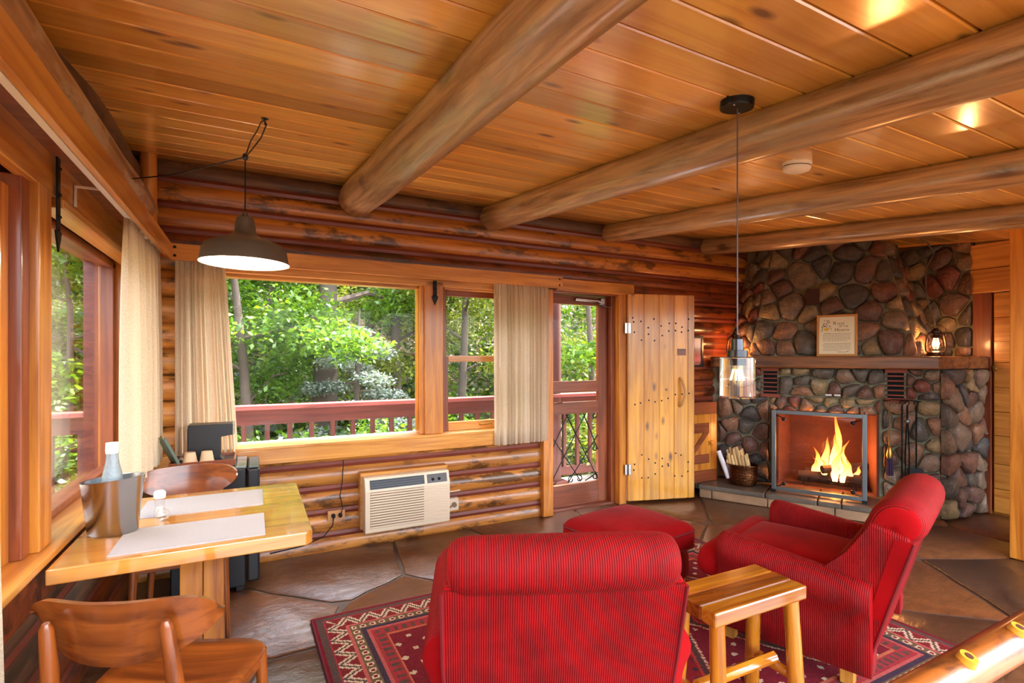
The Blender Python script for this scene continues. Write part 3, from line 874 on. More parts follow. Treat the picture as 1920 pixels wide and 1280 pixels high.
# right flank, parallel to the window wall
A = flocal((5.275, 2.16, 0)); Bv = (flocal((5.90, 2.13, 0)) - A); Lb = Bv.length; Bu = Bv.normalized()
Bn = Bu.cross(ez)
if (flocal((5.5, 1.0, 0)) - A).dot(Bn) < 0: Bn = -Bn
stone_face(A, Bu, ez, Bn, rect(0.0, Lb, 0.0, 1.30), 0.17, 7)
# tapered chimney breast
BL, BR = flocal((4.609, 3.551, 1.41)), flocal((5.26, 2.325, 1.41))
TL, TR = flocal((4.965, 3.519, 2.60)), flocal((5.397, 2.706, 2.56))
RB, RT = flocal((5.90, 2.50, 1.41)), flocal((5.90, 2.843, 2.56))
KB, KT = flocal((5.90, 3.93, 1.41)), flocal((5.90, 3.93, 2.66))
LBk, LTk = flocal((4.72, 3.93, 1.41)), flocal((5.02, 3.93, 2.66))
b = MB(); b.rings([[BL, BR, RB, KB, LBk], [TL, TR, RT, KT, LTk]]); b.build('chimney_core', M['mortar'], fp)
u = (BR - BL).normalized(); nn = u.cross((TL - BL)).normalized()
if nn.y > 0: nn = -nn
v = nn.cross(u);  v = v if v.z > 0 else -v
def in2(p): return ((p - BL).dot(u), (p - BL).dot(v))
stone_face(BL, u, v, nn, [in2(BL), in2(BR), in2(TR), in2(TL)], 0.165, 8, depth=(0.03, 0.07))
u = (RB - BR).normalized(); nn = u.cross(TR - BR).normalized()
if nn.dot(flocal((5.4, 1.0, 1.8)) - BR) < 0: nn = -nn
v = nn.cross(u); v = v if v.z > 0 else -v
def in3(p): return ((p - BR).dot(u), (p - BR).dot(v))
stone_face(BR, u, v, nn, [in3(BR), in3(RB), in3(RT), in3(TR)], 0.17, 9, depth=(0.03, 0.06))
# left return of the chimney breast
u = (BL - LBk).normalized(); nn = u.cross(TL - BL).normalized()
if nn.dot(flocal((3.8, 2.5, 1.8)) - BL) < 0: nn = -nn
v = nn.cross(u); v = v if v.z > 0 else -v
def in4(p): return ((p - LBk).dot(u), (p - LBk).dot(v))
stone_face(LBk, u, v, nn, [in4(LBk), in4(BL), in4(TL), in4(LTk)], 0.17, 10, depth=(0.04, 0.07))
# stone on the strip of right wall
P = flocal((5.90, 2.80, 1.41)); u = (flocal((5.90, 2.20, 1.41)) - P).normalized(); nn = (flocal((5.0, 2.5, 1.41)) - P).normalized()
stone_face(P, u, ez, nn, rect(0, 0.60, 0, 1.08), 0.17, 12, depth=(0.03, 0.06))
MB().prism(quadpoly([flocal((5.91, 2.19, 0)), flocal((5.94, 2.19, 0)), flocal((5.94, 2.9, 0)), flocal((5.91, 2.9, 0))]), 1.41, 2.5).build('mortar_core', M['mortar'], fp)
# vents with brick slats
brick = plain('vent_brick', rgb(140, 74, 56), 0.8, bump=0.3, bscale=60)
for s0, s1 in ((0.415, 0.54), (1.435, 1.555)):
    MB().b2(s0, s1, 0.033, 0.045, 1.03, 1.27).build('vent_shade_plate', M['hole_shade'], fp)  # flat black plate painted as the shaded inside of the vent
    for i in range(5):
        zz = 1.055 + i * 0.043
        MB().b2(s0 - 0.005, s1 + 0.005, -0.02, 0.03, zz, zz + 0.012, bev=0.002).build('vent_slat', brick, fp)
    MB().b2(s0 - 0.02, s1 + 0.03, -0.03, 0.03, 1.0, 1.035, bev=0.004).build('vent_brick', brick, fp)
    MB().b2(s0 - 0.02, s1 + 0.02, -0.02, 0.03, 1.262, 1.298, bev=0.004).build('vent_brick', brick, fp)
# dark block painted as a shaded hole in the chimney, paper tags on the lintel
MB().box(flocal((4.967, 3.10, 2.0)) + Vector((0, -0.03, 0)), (0.11, 0.05, 0.15), (R(-14), 0, 0), bev=0.004).build('niche_shade_block', plain('niche_shade_block', rgb(70, 42, 34), 0.8), fp)
for s_, lb in ((0.985, 'small white paper strip stuck under the mantel, the left one of two'), (1.055, 'small white paper strip stuck under the mantel, the right one of two')):
    MB().b2(-0.025, 0.025, -0.004, 0.004, -0.007, 0.007).build('paper_strip', M['white'], None, loc=FP(s_, 0.055, 1.045), rot=(0, 0, FROT), label=lb, cat='label', group='paper strips on the lintel')
# mantel beam
mp = [flocal((4.31, 3.80, 0))] + [Vector((-0.03, -0.13, 0)), Vector((1.79, -0.13, 0)), flocal((5.88, 2.07, 0)), flocal((5.88, 2.50, 0)), flocal((4.75, 3.80, 0))]
mb = wood('mantel_wood', rgb(150, 98, 54), rgb(84, 48, 24), 'X', rough=0.5, coat=0.15, knots=0.9, var=0.02, bump=0.6, kscale=(1.6, 5))
MB().prism(quadpoly(mp), 1.30, 1.41, bev=0.012, seg=2).build('mantel', mb, fp, label='rough hewn timber mantel shelf')
# hearth: slabs on brick
slabm = plain('hearth_slab', rgb(92, 84, 72), 0.4, bump=0.6, bscale=26, var=0.3, coat=0.3)
hbm = plain('hearth_brick', rgb(150, 118, 88), 0.6, bump=0.4, bscale=40, var=0.25)
rn = random.Random(5)
sj = [-0.11, 0.50, 0.92, 1.10, 1.62]
for a_, b_ in zip(sj, sj[1:]):
    MB().b2(a_ + 0.004, b_ - 0.004, -0.475, 0.02, 0.085, 0.13, bev=0.008).build('hearth_slab', slabm, fp)
lt = flocal((3.955, 3.73, 0)); lw = flocal((4.02, 3.845, 0))
MB().prism(quadpoly([Vector((-0.114, -0.475, 0)), Vector((-0.114, 0.03, 0)), lw, lt])[::-1], 0.085, 0.13, bev=0.006).build('hearth_slab', slabm, fp)
sj = [-0.10, 0.02, 0.52, 0.60, 1.05, 1.6]
for a_, b_ in zip(sj, sj[1:]):
    MB().b2(a_ + 0.005, b_ - 0.005, -0.457, -0.30, 0.0, 0.083, bev=0.006).build('hearth_brick', hbm, fp)
MB().b2(-0.09, 1.59, -0.44, 0.02, 0.0, 0.085).build('hearth_core', M['mortar'], fp)

# ------------------------------------------------------------------ fire, logs, grate
def at_fp(name, s, d, z, label, cat, rz=0.0, group=None):
    return empty(name, FP(s, d, z), FROT + rz, label, cat, group)
bark = plain('charred_bark', rgb(58, 40, 30), 0.9, bump=0.9, bscale=30, var=0.5)
gr = at_fp('fire_grate', 0.98, -0.19, 0.131, 'black iron grate holding the burning logs', 'grate')
b = MB()
for i in range(7):
    x = -0.24 + 0.08 * i
    b.tube([(x, 0.12, 0.05), (x, 0.02, 0.045), (x, -0.11, 0.045), (x, -0.13, 0.09)], 0.007, 6)
b.tube([(-0.26, -0.08, 0.045), (0.26, -0.08, 0.045)], 0.008, 6).tube([(-0.26, 0.09, 0.048), (0.26, 0.09, 0.048)], 0.008, 6)
for x in (-0.22, 0.22):
    b.tube([(x, -0.08, 0.045), (x, -0.08, 0.0)], 0.008, 6).tube([(x, 0.09, 0.045), (x, 0.09, 0.0)], 0.008, 6)
b.build('bars', M['iron'], gr, smooth=True)
for i, (s, d, z, l, rz, tilt, r) in enumerate(((0.98, -0.14, 0.225, 0.52, 0.05, 0.02, 0.05), (1.0, -0.25, 0.225, 0.46, -0.1, -0.02, 0.052), (1.10, -0.19, 0.325, 0.40, 0.5, 0.12, 0.042))):
    lb = ('charred log at the front of the burning fire', 'charred log at the back of the burning fire', 'split log lying across the top of the fire')[i]
    e = at_fp('fire_log', s, d, z, lb, 'log', rz, 'logs burning in the fireplace')
    o = log('bark', (-l / 2, 0, -tilt * l / 2), (l / 2, 0, tilt * l / 2), r, r * 0.92, bark, e, n=10, wob=0.2, seed=60 + i)
def flame_mat():
    m, nt, b = newmat('flame'); L = nt.links.new
    tc = nd(nt, 'ShaderNodeTexCoord'); sp = nd(nt, 'ShaderNodeSeparateXYZ'); L(tc.outputs['Generated'], sp.inputs[0])
    rp = ramp(nt, [(0.0, (1.0, 0.42, 0.10, 1)), (0.35, (1.0, 0.34, 0.07, 1)), (0.7, (1.0, 0.20, 0.03, 1)), (1.0, (1.0, 0.09, 0.01, 1))]); L(sp.outputs[2], rp.inputs[0])
    st = ramp(nt, [(0.0, 1.0), (0.5, 0.6), (1.0, 0.25)]); L(sp.outputs[2], st.inputs[0])
    mu = nd(nt, 'ShaderNodeMath', operation='MULTIPLY'); mu.inputs[1].default_value = 5.0; L(st.outputs[0], mu.inputs[0])
    setin(b, Base_Color=(0, 0, 0, 1), Roughness=1.0); b.inputs['Specular IOR Level'].default_value = 0
    L(rp.outputs[0], b.inputs['Emission Color']); L(mu.outputs[0], b.inputs['Emission Strength'])
    return m
fm = flame_mat()
fire = at_fp('fire', 1.03, -0.17, 0.2, 'orange and yellow flames burning behind the glass fire screen', 'fire')
rn = random.Random(21)
fl = [(-0.19, 0.0, 0.20, 0.03), (-0.13, 0.03, 0.30, 0.04), (-0.07, -0.03, 0.42, 0.045), (-0.01, 0.02, 0.66, 0.05), (0.04, -0.02, 0.47, 0.05), (0.09, 0.03, 0.40, 0.04),
      (0.0, -0.06, 0.34, 0.04), (-0.10, -0.06, 0.22, 0.03), (0.13, -0.03, 0.24, 0.035), (0.17, 0.02, 0.16, 0.03), (0.06, -0.07, 0.26, 0.03)]
for i, (x, y, h, w) in enumerate(fl):
    rs = []
    for k_ in range(13):
        t = k_ / 12
        wd = w * (0.55 + 1.2 * t * (1 - t) * 2) * (1 - t) ** 0.75 + 0.0012
        ox = 0.045 * math.sin(3.2 * t + i * 1.9) * t + 0.02 * math.sin(9 * t + i) * t
        oy = 0.02 * math.sin(4 * t + i * 2.7) * t
        rs.append([(x + ox + wd * math.cos(a) , y + oy + wd * 0.45 * math.sin(a), h * t) for a in [2 * PI * q / 10 for q in range(10)]])
    MB().rings(rs).build('flame', fm, fire, smooth='all')
fl_ = bpy.data.lights.new('fire_light', 'POINT'); fl_.energy = 13; fl_.color = (1.0, 0.36, 0.10); fl_.shadow_soft_size = 0.10
flo = bpy.data.objects.new('fire_light', fl_); COL.objects.link(flo); flo.location = FP(1.0, -0.10, 0.50)

# ------------------------------------------------------------------ glass fire screen
scn = at_fp('fire_screen', 0.91, 0.32, 0.13, 'grey metal framed glass fire screen standing on the hearth', 'fire screen')
hw, hh = 0.355, 0.775
for x in (-hw, hw):
    MB().b2(x - 0.018, x + 0.018, -0.012, 0.012, 0.02, hh, bev=0.003).build('upright', M['pewter'], scn)
for z in (0.03, hh - 0.02):
    MB().b2(-hw + 0.018, hw - 0.018, -0.012, 0.012, z - 0.018, z + 0.018, bev=0.003).build('crossbar', M['pewter'], scn)
MB().b2(-hw + 0.02, hw - 0.02, 0.0, 0.004, 0.05, hh - 0.04).build('glass_panel', M['clear'], scn)
for x in (-hw + 0.085, hw - 0.085):
    for z in (0.085, hh - 0.085):
        k_ = MB().ball((x, -0.014, z), 0.018, 10, 8).build('clamp_knob', M['iron'], scn, smooth=True)
        MB().tube([(x, -0.012, z), (x - 0.03 * (1 if x < 0 else -1), -0.016, z + (0.025 if z > 0.3 else -0.02)), (x - 0.06 * (1 if x < 0 else -1), -0.012, z + (0.03 if z > 0.3 else -0.03))], 0.005, 6).build('clamp_arm', M['iron'], k_, smooth=True)
for sx in (-1, 1):
    MB().b2(sx * hw - 0.006, sx * hw + 0.006, 0.012, 0.28, 0.02, hh - 0.01, bev=0.002).build('side_panel', M['blackm'], scn)
    MB().b2(sx * hw - 0.02, sx * hw + 0.02, -0.03, 0.03, 0.0, 0.022, bev=0.003).build('foot', M['iron'], scn)

# ------------------------------------------------------------------ fireplace tools on hooks
def tool_at(name, s, label):
    return at_fp(name, s, 0.075, 0.99, label, 'fire tool', 0, 'hanging fireplace tools')
def handle(b, x=0.0):
    b.tube([(x - 0.012, 0, 0.0), (x - 0.016, 0, 0.02), (x, 0, 0.034), (x + 0.016, 0, 0.02), (x + 0.010, 0, 0.0), (x, 0, -0.012)], 0.0045, 6)
    for i in range(8):
        b.ball((x, 0, -0.02 - i * 0.013), (0.009, 0.009, 0.0075), 8, 6)
e = tool_at('hearth_brush', 1.448, 'hearth brush with brass collar and purple bristles hanging by the screen')
b = MB(); handle(b); b.tube([(0, 0, -0.11), (0, 0, -0.40)], 0.0065, 8); b.build('rod', plain('antique_brass', rgb(120, 100, 62), 0.4, 0.9), e, smooth=True)
MB().lathe([(0.006, -0.38), (0.016, -0.40), (0.026, -0.46), (0.022, -0.48), (0.02, -0.49)], 12).build('collar', M['brass'], e, smooth=True)
b = MB()
for i in range(18):
    a = 2 * PI * i / 18; r1 = 0.012 if i % 2 else 0.019
    b.tube([(r1 * math.cos(a), r1 * math.sin(a), -0.48), (r1 * 1.35 * math.cos(a), r1 * 1.35 * math.sin(a), -0.64)], 0.004, 5)
tag(b.build('bristles', plain('purple_bristle', rgb(58, 38, 66), 0.8), e), kind='stuff')
e = tool_at('fire_poker', 1.535, 'black iron poker hanging second from the hearth brush')
b = MB(); handle(b); b.tube([(0, 0, -0.11), (0, 0, -0.68), (0.0, -0.0, -0.72)], [0.007, 0.007, 0.003], 8); b.tube([(0, 0, -0.64), (0.03, 0, -0.66), (0.035, 0, -0.62)], 0.005, 6); b.build('rod', M['iron'], e, smooth=True)
e = tool_at('fire_tongs', 1.572, 'black iron tongs with blue grey pivot hanging among the fire tools')
b = MB(); handle(b)
for sx in (-1, 1): b.tube([(0, 0, -0.11), (sx * 0.006, 0, -0.2), (sx * 0.014, 0, -0.45), (sx * 0.012, 0, -0.66), (0, 0, -0.7)], 0.006, 6)
b.build('arms', M['iron'], e, smooth=True)
MB().ball((0, -0.008, -0.15), (0.022, 0.012, 0.02), 10, 8).build('pivot', M['pewter'], e, smooth=True)
e = tool_at('ash_shovel', 1.634, 'slim iron ash shovel hanging farthest from the fire screen')
b = MB(); handle(b); b.tube([(0, 0, -0.11), (0, 0, -0.56)], 0.0065, 8); b.build('rod', M['iron'], e, smooth=True)
MB().prism([(-0.045, 0), (0.045, 0), (0.05, -0.14), (-0.05, -0.14)][::-1], -0.004, 0.004, M=Matrix(((1, 0, 0, 0), (0, 0, 1, 0), (0, 1, 0, -0.55), (0, 0, 0, 1)))).build('blade', M['iron'], e)
rk = at_fp('tool_hook_rail', 1.54, 0.05, 1.0, 'wrought iron hook rail on the stones right of the firebox', 'hook rail')
b = MB().tube([(-0.14, -0.02, 0.015), (-0.06, -0.02, 0.025), (0.05, -0.02, 0.025), (0.13, -0.02, 0.015)], 0.005, 6)
for x in (-0.092, -0.005, 0.032, 0.094): b.tube([(x, -0.02, 0.02), (x, -0.035, 0.012), (x, -0.035, 0.028)], 0.004, 6)
b.build('rail', M['iron'], rk, smooth=True)

# ------------------------------------------------------------------ kindling pot
pot = at_fp('copper_pot', 0.263, 0.235, 0.13, 'oval hammered copper pot filled with kindling on the hearth', 'pot')
b = MB().lathe([(0.0, 0.004), (0.118, 0.004), (0.13, 0.03), (0.138, 0.12), (0.142, 0.20), (0.146, 0.205), (0.138, 0.205), (0.132, 0.12), (0.12, 0.03), (0.0, 0.02)], 28, sx=1.0, sy=0.78)
b.build('body', M['copper'], pot, smooth=True)
b = MB().lathe([(0.141, 0.195), (0.149, 0.2), (0.149, 0.208), (0.14, 0.21)], 28, sx=1.0, sy=0.78); b.build('rim', M['copper'], pot, smooth=True)
rn = random.Random(8)
kw_ = wood('kindling', rgb(232, 202, 140), rgb(190, 142, 84), 'Z', rough=0.7, coat=0, knots=0, var=0.25, bump=0.2)
sticks = 0
for gx in range(-3, 4):
    for gy in range(-2, 2):
        x, y = gx * 0.03 + rn.uniform(-0.004, 0.004), gy * 0.033 + 0.016 + rn.uniform(-0.004, 0.004)
        if (x / 0.118) ** 2 + (y / 0.085) ** 2 > 1: continue
        L_ = rn.uniform(0.30, 0.40) - 0.03 * abs(gx)
        w = rn.uniform(0.018, 0.024)
        st = at_fp('kindling_stick', 0.263 + x, 0.235 - y, 0.155, 'pale split kindling stick standing in the copper pot', 'stick', rn.uniform(-0.3, 0.3), 'kindling sticks in the copper pot')
        st.rotation_euler = (rn.uniform(-0.05, 0.05), -0.20 + rn.uniform(-0.02, 0.02), FROT)
        o = MB().b2(-w / 2, w / 2, -0.006, 0.006, 0, L_, bev=0.003, seg=1).build('split_wood', kw_, st)
        sticks += 1
nr = at_fp('paper_roll', 0.15, 0.275, 0.17, 'white rolled newspaper sticking out of the kindling pot', 'paper')
nr.rotation_euler = (0.0, -0.36, FROT)
MB().tube([(0, 0, 0.02), (0, 0, 0.30)], 0.024, 12).build('roll', plain('newsprint', rgb(222, 220, 226), 0.8, bump=0.2, bscale=30), nr, smooth=True)

# ------------------------------------------------------------------ framed notice on the mantel
FRZ = FROT
c = FP(1.05, 0.035, 1.412)
nf = empty('framed_notice', c, FROT, 'framed cream notice with small chimney drawing leaning on the mantel', 'frame')
nf.rotation_euler = (-0.10, 0, FROT)
fw, fh = 0.325, 0.395
nw = plain('frame_wood', rgb(196, 138, 66), 0.4)
for x in (-fw / 2 + 0.01, fw / 2 - 0.01):
    MB().b2(x - 0.01, x + 0.01, -0.012, 0.012, 0, fh, bev=0.002).build('frame_side', nw, nf)
for z in (0.01, fh - 0.01):
    MB().b2(-fw / 2 + 0.02, fw / 2 - 0.02, -0.012, 0.012, z - 0.01, z + 0.01, bev=0.002).build('frame_side', nw, nf)
MB().b2(-fw / 2 + 0.015, fw / 2 - 0.015, -0.003, 0.006, 0.015, fh - 0.015).build('paper', plain('cream_paper', rgb(236, 230, 196), 0.7), nf)
ink = plain('ink', rgb(70, 64, 54), 0.8)
def text(s, x, z, size, parent, mat, ex=0.0004, align='LEFT', name='lettering', y=-0.0036, rot=(R(90), 0, 0)):
    cu = bpy.data.curves.new('txt', 'FONT'); cu.body = s; cu.size = size; cu.align_x = align; cu.extrude = ex
    to = bpy.data.objects.new('txt', cu); COL.objects.link(to)
    dg = bpy.context.evaluated_depsgraph_get()
    me = bpy.data.meshes.new_from_object(to.evaluated_get(dg))
    bpy.data.objects.remove(to)
    return link(name, me, mat, parent, (x, y, z), rot)
text('R', -0.03, 0.30, 0.042, nf, ink); text('ULES', 0.002, 0.30, 0.027, nf, ink)
text('OF THE', 0.015, 0.276, 0.022, nf, ink)
text('H', -0.018, 0.238, 0.042, nf, ink); text('EARTH', 0.014, 0.238, 0.027, nf, ink)
rn = random.Random(2)
b = MB()
for row in range(13):
    if row == 6: continue
    x = -0.112 + (0.012 if row in (0, 7, 10) else 0); z = 0.212 - row * 0.0132
    end = 0.108 if row not in (5, 12) else (0.08 if row == 5 else 0.03)
    while x < end:
        w = rn.uniform(0.008, 0.024)
        b.b2(x, min(x + w, end), -0.0037, -0.003, z, z + (0.005 if row == 0 and x < -0.06 else 0.0033)); x += w + 0.004
b.b2(0.0, 0.06, -0.0037, -0.003, 0.038, 0.041)
tag(b.build('text_lines', plain('ink_grey', rgb(120, 112, 92), 0.8), nf), kind='stuff')
MB().tube([(0.062, -0.004, 0.034), (0.085, -0.004, 0.048), (0.10, -0.004, 0.056)], [0.001, 0.0022, 0.0006], 5).build('feather_mark', ink, nf)
b = MB()
for i in range(60):
    z = rn.uniform(0.235, 0.345); hwid = 0.042 - 0.022 * max(0, (z - 0.26) / 0.085)
    x = rn.uniform(-hwid, hwid)
    if z < 0.272 and abs(x) < 0.026: continue
    b.ball((-0.083 + x, -0.0032, z), (0.0042, 0.0008, 0.0032), 6, 4)
tag(b.build('chimney_drawing', plain('ink_purple', rgb(60, 48, 60), 0.8), nf), kind='stuff')
MB().ball((-0.083, -0.0032, 0.258), (0.022, 0.001, 0.014), 14, 8).build('sun_drawing', plain('ink_yellow', rgb(226, 190, 60), 0.8), nf)

# ------------------------------------------------------------------ lanterns
lan_metal = plain('lantern_metal', rgb(64, 44, 34), 0.35, 0.9)
def lantern(pos, rz, label, power):
    e = empty('oil_lantern', pos, rz, label, 'lantern')
    MB().lathe([(0.0, 0), (0.062, 0), (0.066, 0.01), (0.062, 0.035), (0.045, 0.045), (0.028, 0.05), (0.028, 0.062), (0.0, 0.062)], 20).build('font', lan_metal, e, smooth=True)
    MB().lathe([(0.030, 0.06), (0.046, 0.085), (0.047, 0.12), (0.036, 0.155), (0.030, 0.165)], 20).build('globe', M['clear'], e, smooth=True)
    MB().lathe([(0.034, 0.160), (0.036, 0.175), (0.022, 0.182), (0.024, 0.20), (0.034, 0.205), (0.034, 0.225), (0.020, 0.235), (0.018, 0.25), (0.0, 0.252)], 18).build('chimney_cap', lan_metal, e, smooth=True)
    for s in (-1, 1):
        MB().tube([(s * 0.05, 0, 0.03), (s * 0.075, 0, 0.05), (s * 0.072, 0, 0.12), (s * 0.058, 0, 0.195), (s * 0.032, 0, 0.215)], 0.0075, 8).build('side_tube', lan_metal, e, smooth=True)
    g = [(0.048 * math.cos(a), 0.048 * math.sin(a), 0.105 + 0.02 * math.sin(2 * a)) for a in [2 * PI * i / 24 for i in range(25)]]
    MB().tube(g, 0.0016, 5).build('wire_guard', lan_metal, e)
    MB().tube([(-0.07, 0, 0.16), (-0.062, -0.03, 0.24), (0, -0.045, 0.275), (0.062, -0.03, 0.24), (0.07, 0, 0.16)], 0.0025, 6).build('bail_handle', lan_metal, e)
    MB().ball((0, 0, 0.112), (0.013, 0.013, 0.024), 10, 8).build('bulb', emit('lantern_bulb', (1.0, 0.62, 0.30, 1), 9), e, smooth=True)
    l = bpy.data.lights.new('lantern_light', 'POINT'); l.energy = power; l.color = (1.0, 0.42, 0.14); l.shadow_soft_size = 0.03
    lo = bpy.data.objects.new('lantern_light', l); COL.objects.link(lo); lo.parent = e; lo.location = (0, 0, 0.112)
    return e
lp = Vector((5.36, 2.25, 1.411))
lantern(lp, FROT + 0.3, 'glowing rusty oil lantern on the right end of the mantel', 5.0)
lantern(FP(0.15, 0.02, 1.411), FROT, 'dark oil lantern on the mantel end beside the log wall', 5.0)
MB().tube([lp + Vector((0.09, 0.05, 0.13)), lp + Vector((0.13, 0.06, 0.30)), lp + Vector((0.16, 0.14, 0.55)), lp + Vector((0.17, 0.15, 0.8)), lp + Vector((0.21, 0.10, 0.95)), lp + Vector((0.17, 0.14, 1.05)), lp + Vector((0.10, 0.2, 1.10))], 0.006, 6).build('lamp_cord', plain('grey_cord', rgb(96, 90, 88), 0.5), None, smooth=True, label='grey electric cord running up the stones from the right lantern', cat='cord')

# ------------------------------------------------------------------ small cabinet by the hearth, wall picture
cb = empty('wood_cabinet', (3.86, 3.70, 0.132), 0, 'small wooden cabinet with diagonal braced door beside the fireplace', 'cabinet')
MB().b2(0.0, 0.42, 0.0, 0.135, 0.0, 0.80, bev=0.004).build('body', M['pineZ'], cb)
MB().b2(-0.02, 0.425, -0.012, 0.0, 0.69, 0.81, bev=0.003).build('top_rail', M['redX'], cb)
MB().b2(-0.02, 0.425, -0.012, 0.0, 0.0, 0.115, bev=0.003).build('bottom_rail', M['redX'], cb)
MB().b2(0.335, 0.425, -0.012, 0.0, 0.115, 0.69, bev=0.003).build('stile', M['pineZ'], cb)
dr = MB().b2(0.02, 0.33, -0.014, 0.0, 0.12, 0.685, bev=0.003).build('cabinet_door', M['pineZ'], cb)
MB().b2(0.02, 0.30, -0.028, -0.014, 0.50, 0.60, bev=0.003).build('brace', M['redX'], dr)
MB().b2(0.02, 0.30, -0.028, -0.014, 0.19, 0.28, bev=0.003).build('brace', M['redX'], dr)
MB().prism([(0.02, 0.28), (0.08, 0.28), (0.30, 0.50), (0.22, 0.50)], 0.014, 0.027, M=Matrix(((1, 0, 0, 0), (0, 0, -1, 0), (0, 1, 0, 0), (0, 0, 0, 1)))).build('brace', M['redX'], dr)
MB().b2(0.305, 0.36, -0.026, -0.012, 0.365, 0.41, bev=0.003).ball((0.325, -0.03, 0.39), 0.012, 8, 6).build('catch', M['brass'], dr)
pc = empty('wall_picture', (4.115, 3.835, 1.30), 0, 'small black framed landscape picture on the log wall behind the door', 'picture')
for x in (-0.115, 0.115): MB().b2(x - 0.014, x + 0.014, -0.012, 0.012, 0, 0.33, bev=0.002).build('frame_side', M['black'], pc)
for z in (0.014, 0.316): MB().b2(-0.101, 0.101, -0.012, 0.012, z - 0.014, z + 0.014, bev=0.002).build('frame_side', M['black'], pc)
def picture_mat():
    m, nt, b = newmat('landscape_print'); L = nt.links.new
    tc = nd(nt, 'ShaderNodeTexCoord'); sp = nd(nt, 'ShaderNodeSeparateXYZ'); L(tc.outputs['Generated'], sp.inputs[0])
    nz = nd(nt, 'ShaderNodeTexNoise'); setin(nz, Scale=7.0, Detail=5.0); L(tc.outputs['Generated'], nz.inputs['Vector'])
    ma = nd(nt, 'ShaderNodeMath', operation='MULTIPLY_ADD'); ma.inputs[1].default_value = 0.25; L(nz.outputs[0], ma.inputs[0]); L(sp.outputs[2], ma.inputs[2])
    rp = ramp(nt, [(0.1, rgb(92, 50, 62)), (0.3, rgb(176, 104, 112)), (0.5, rgb(120, 58, 66)), (0.68, rgb(84, 70, 110)), (0.78, rgb(150, 160, 190)), (1.0, rgb(186, 192, 206))]); L(ma.outputs[0], rp.inputs[0])
    L(rp.outputs[0], b.inputs['Base Color']); return m
MB().b2(-0.103, 0.103, -0.004, 0.008, 0.026, 0.304).build('print', picture_mat(), pc)
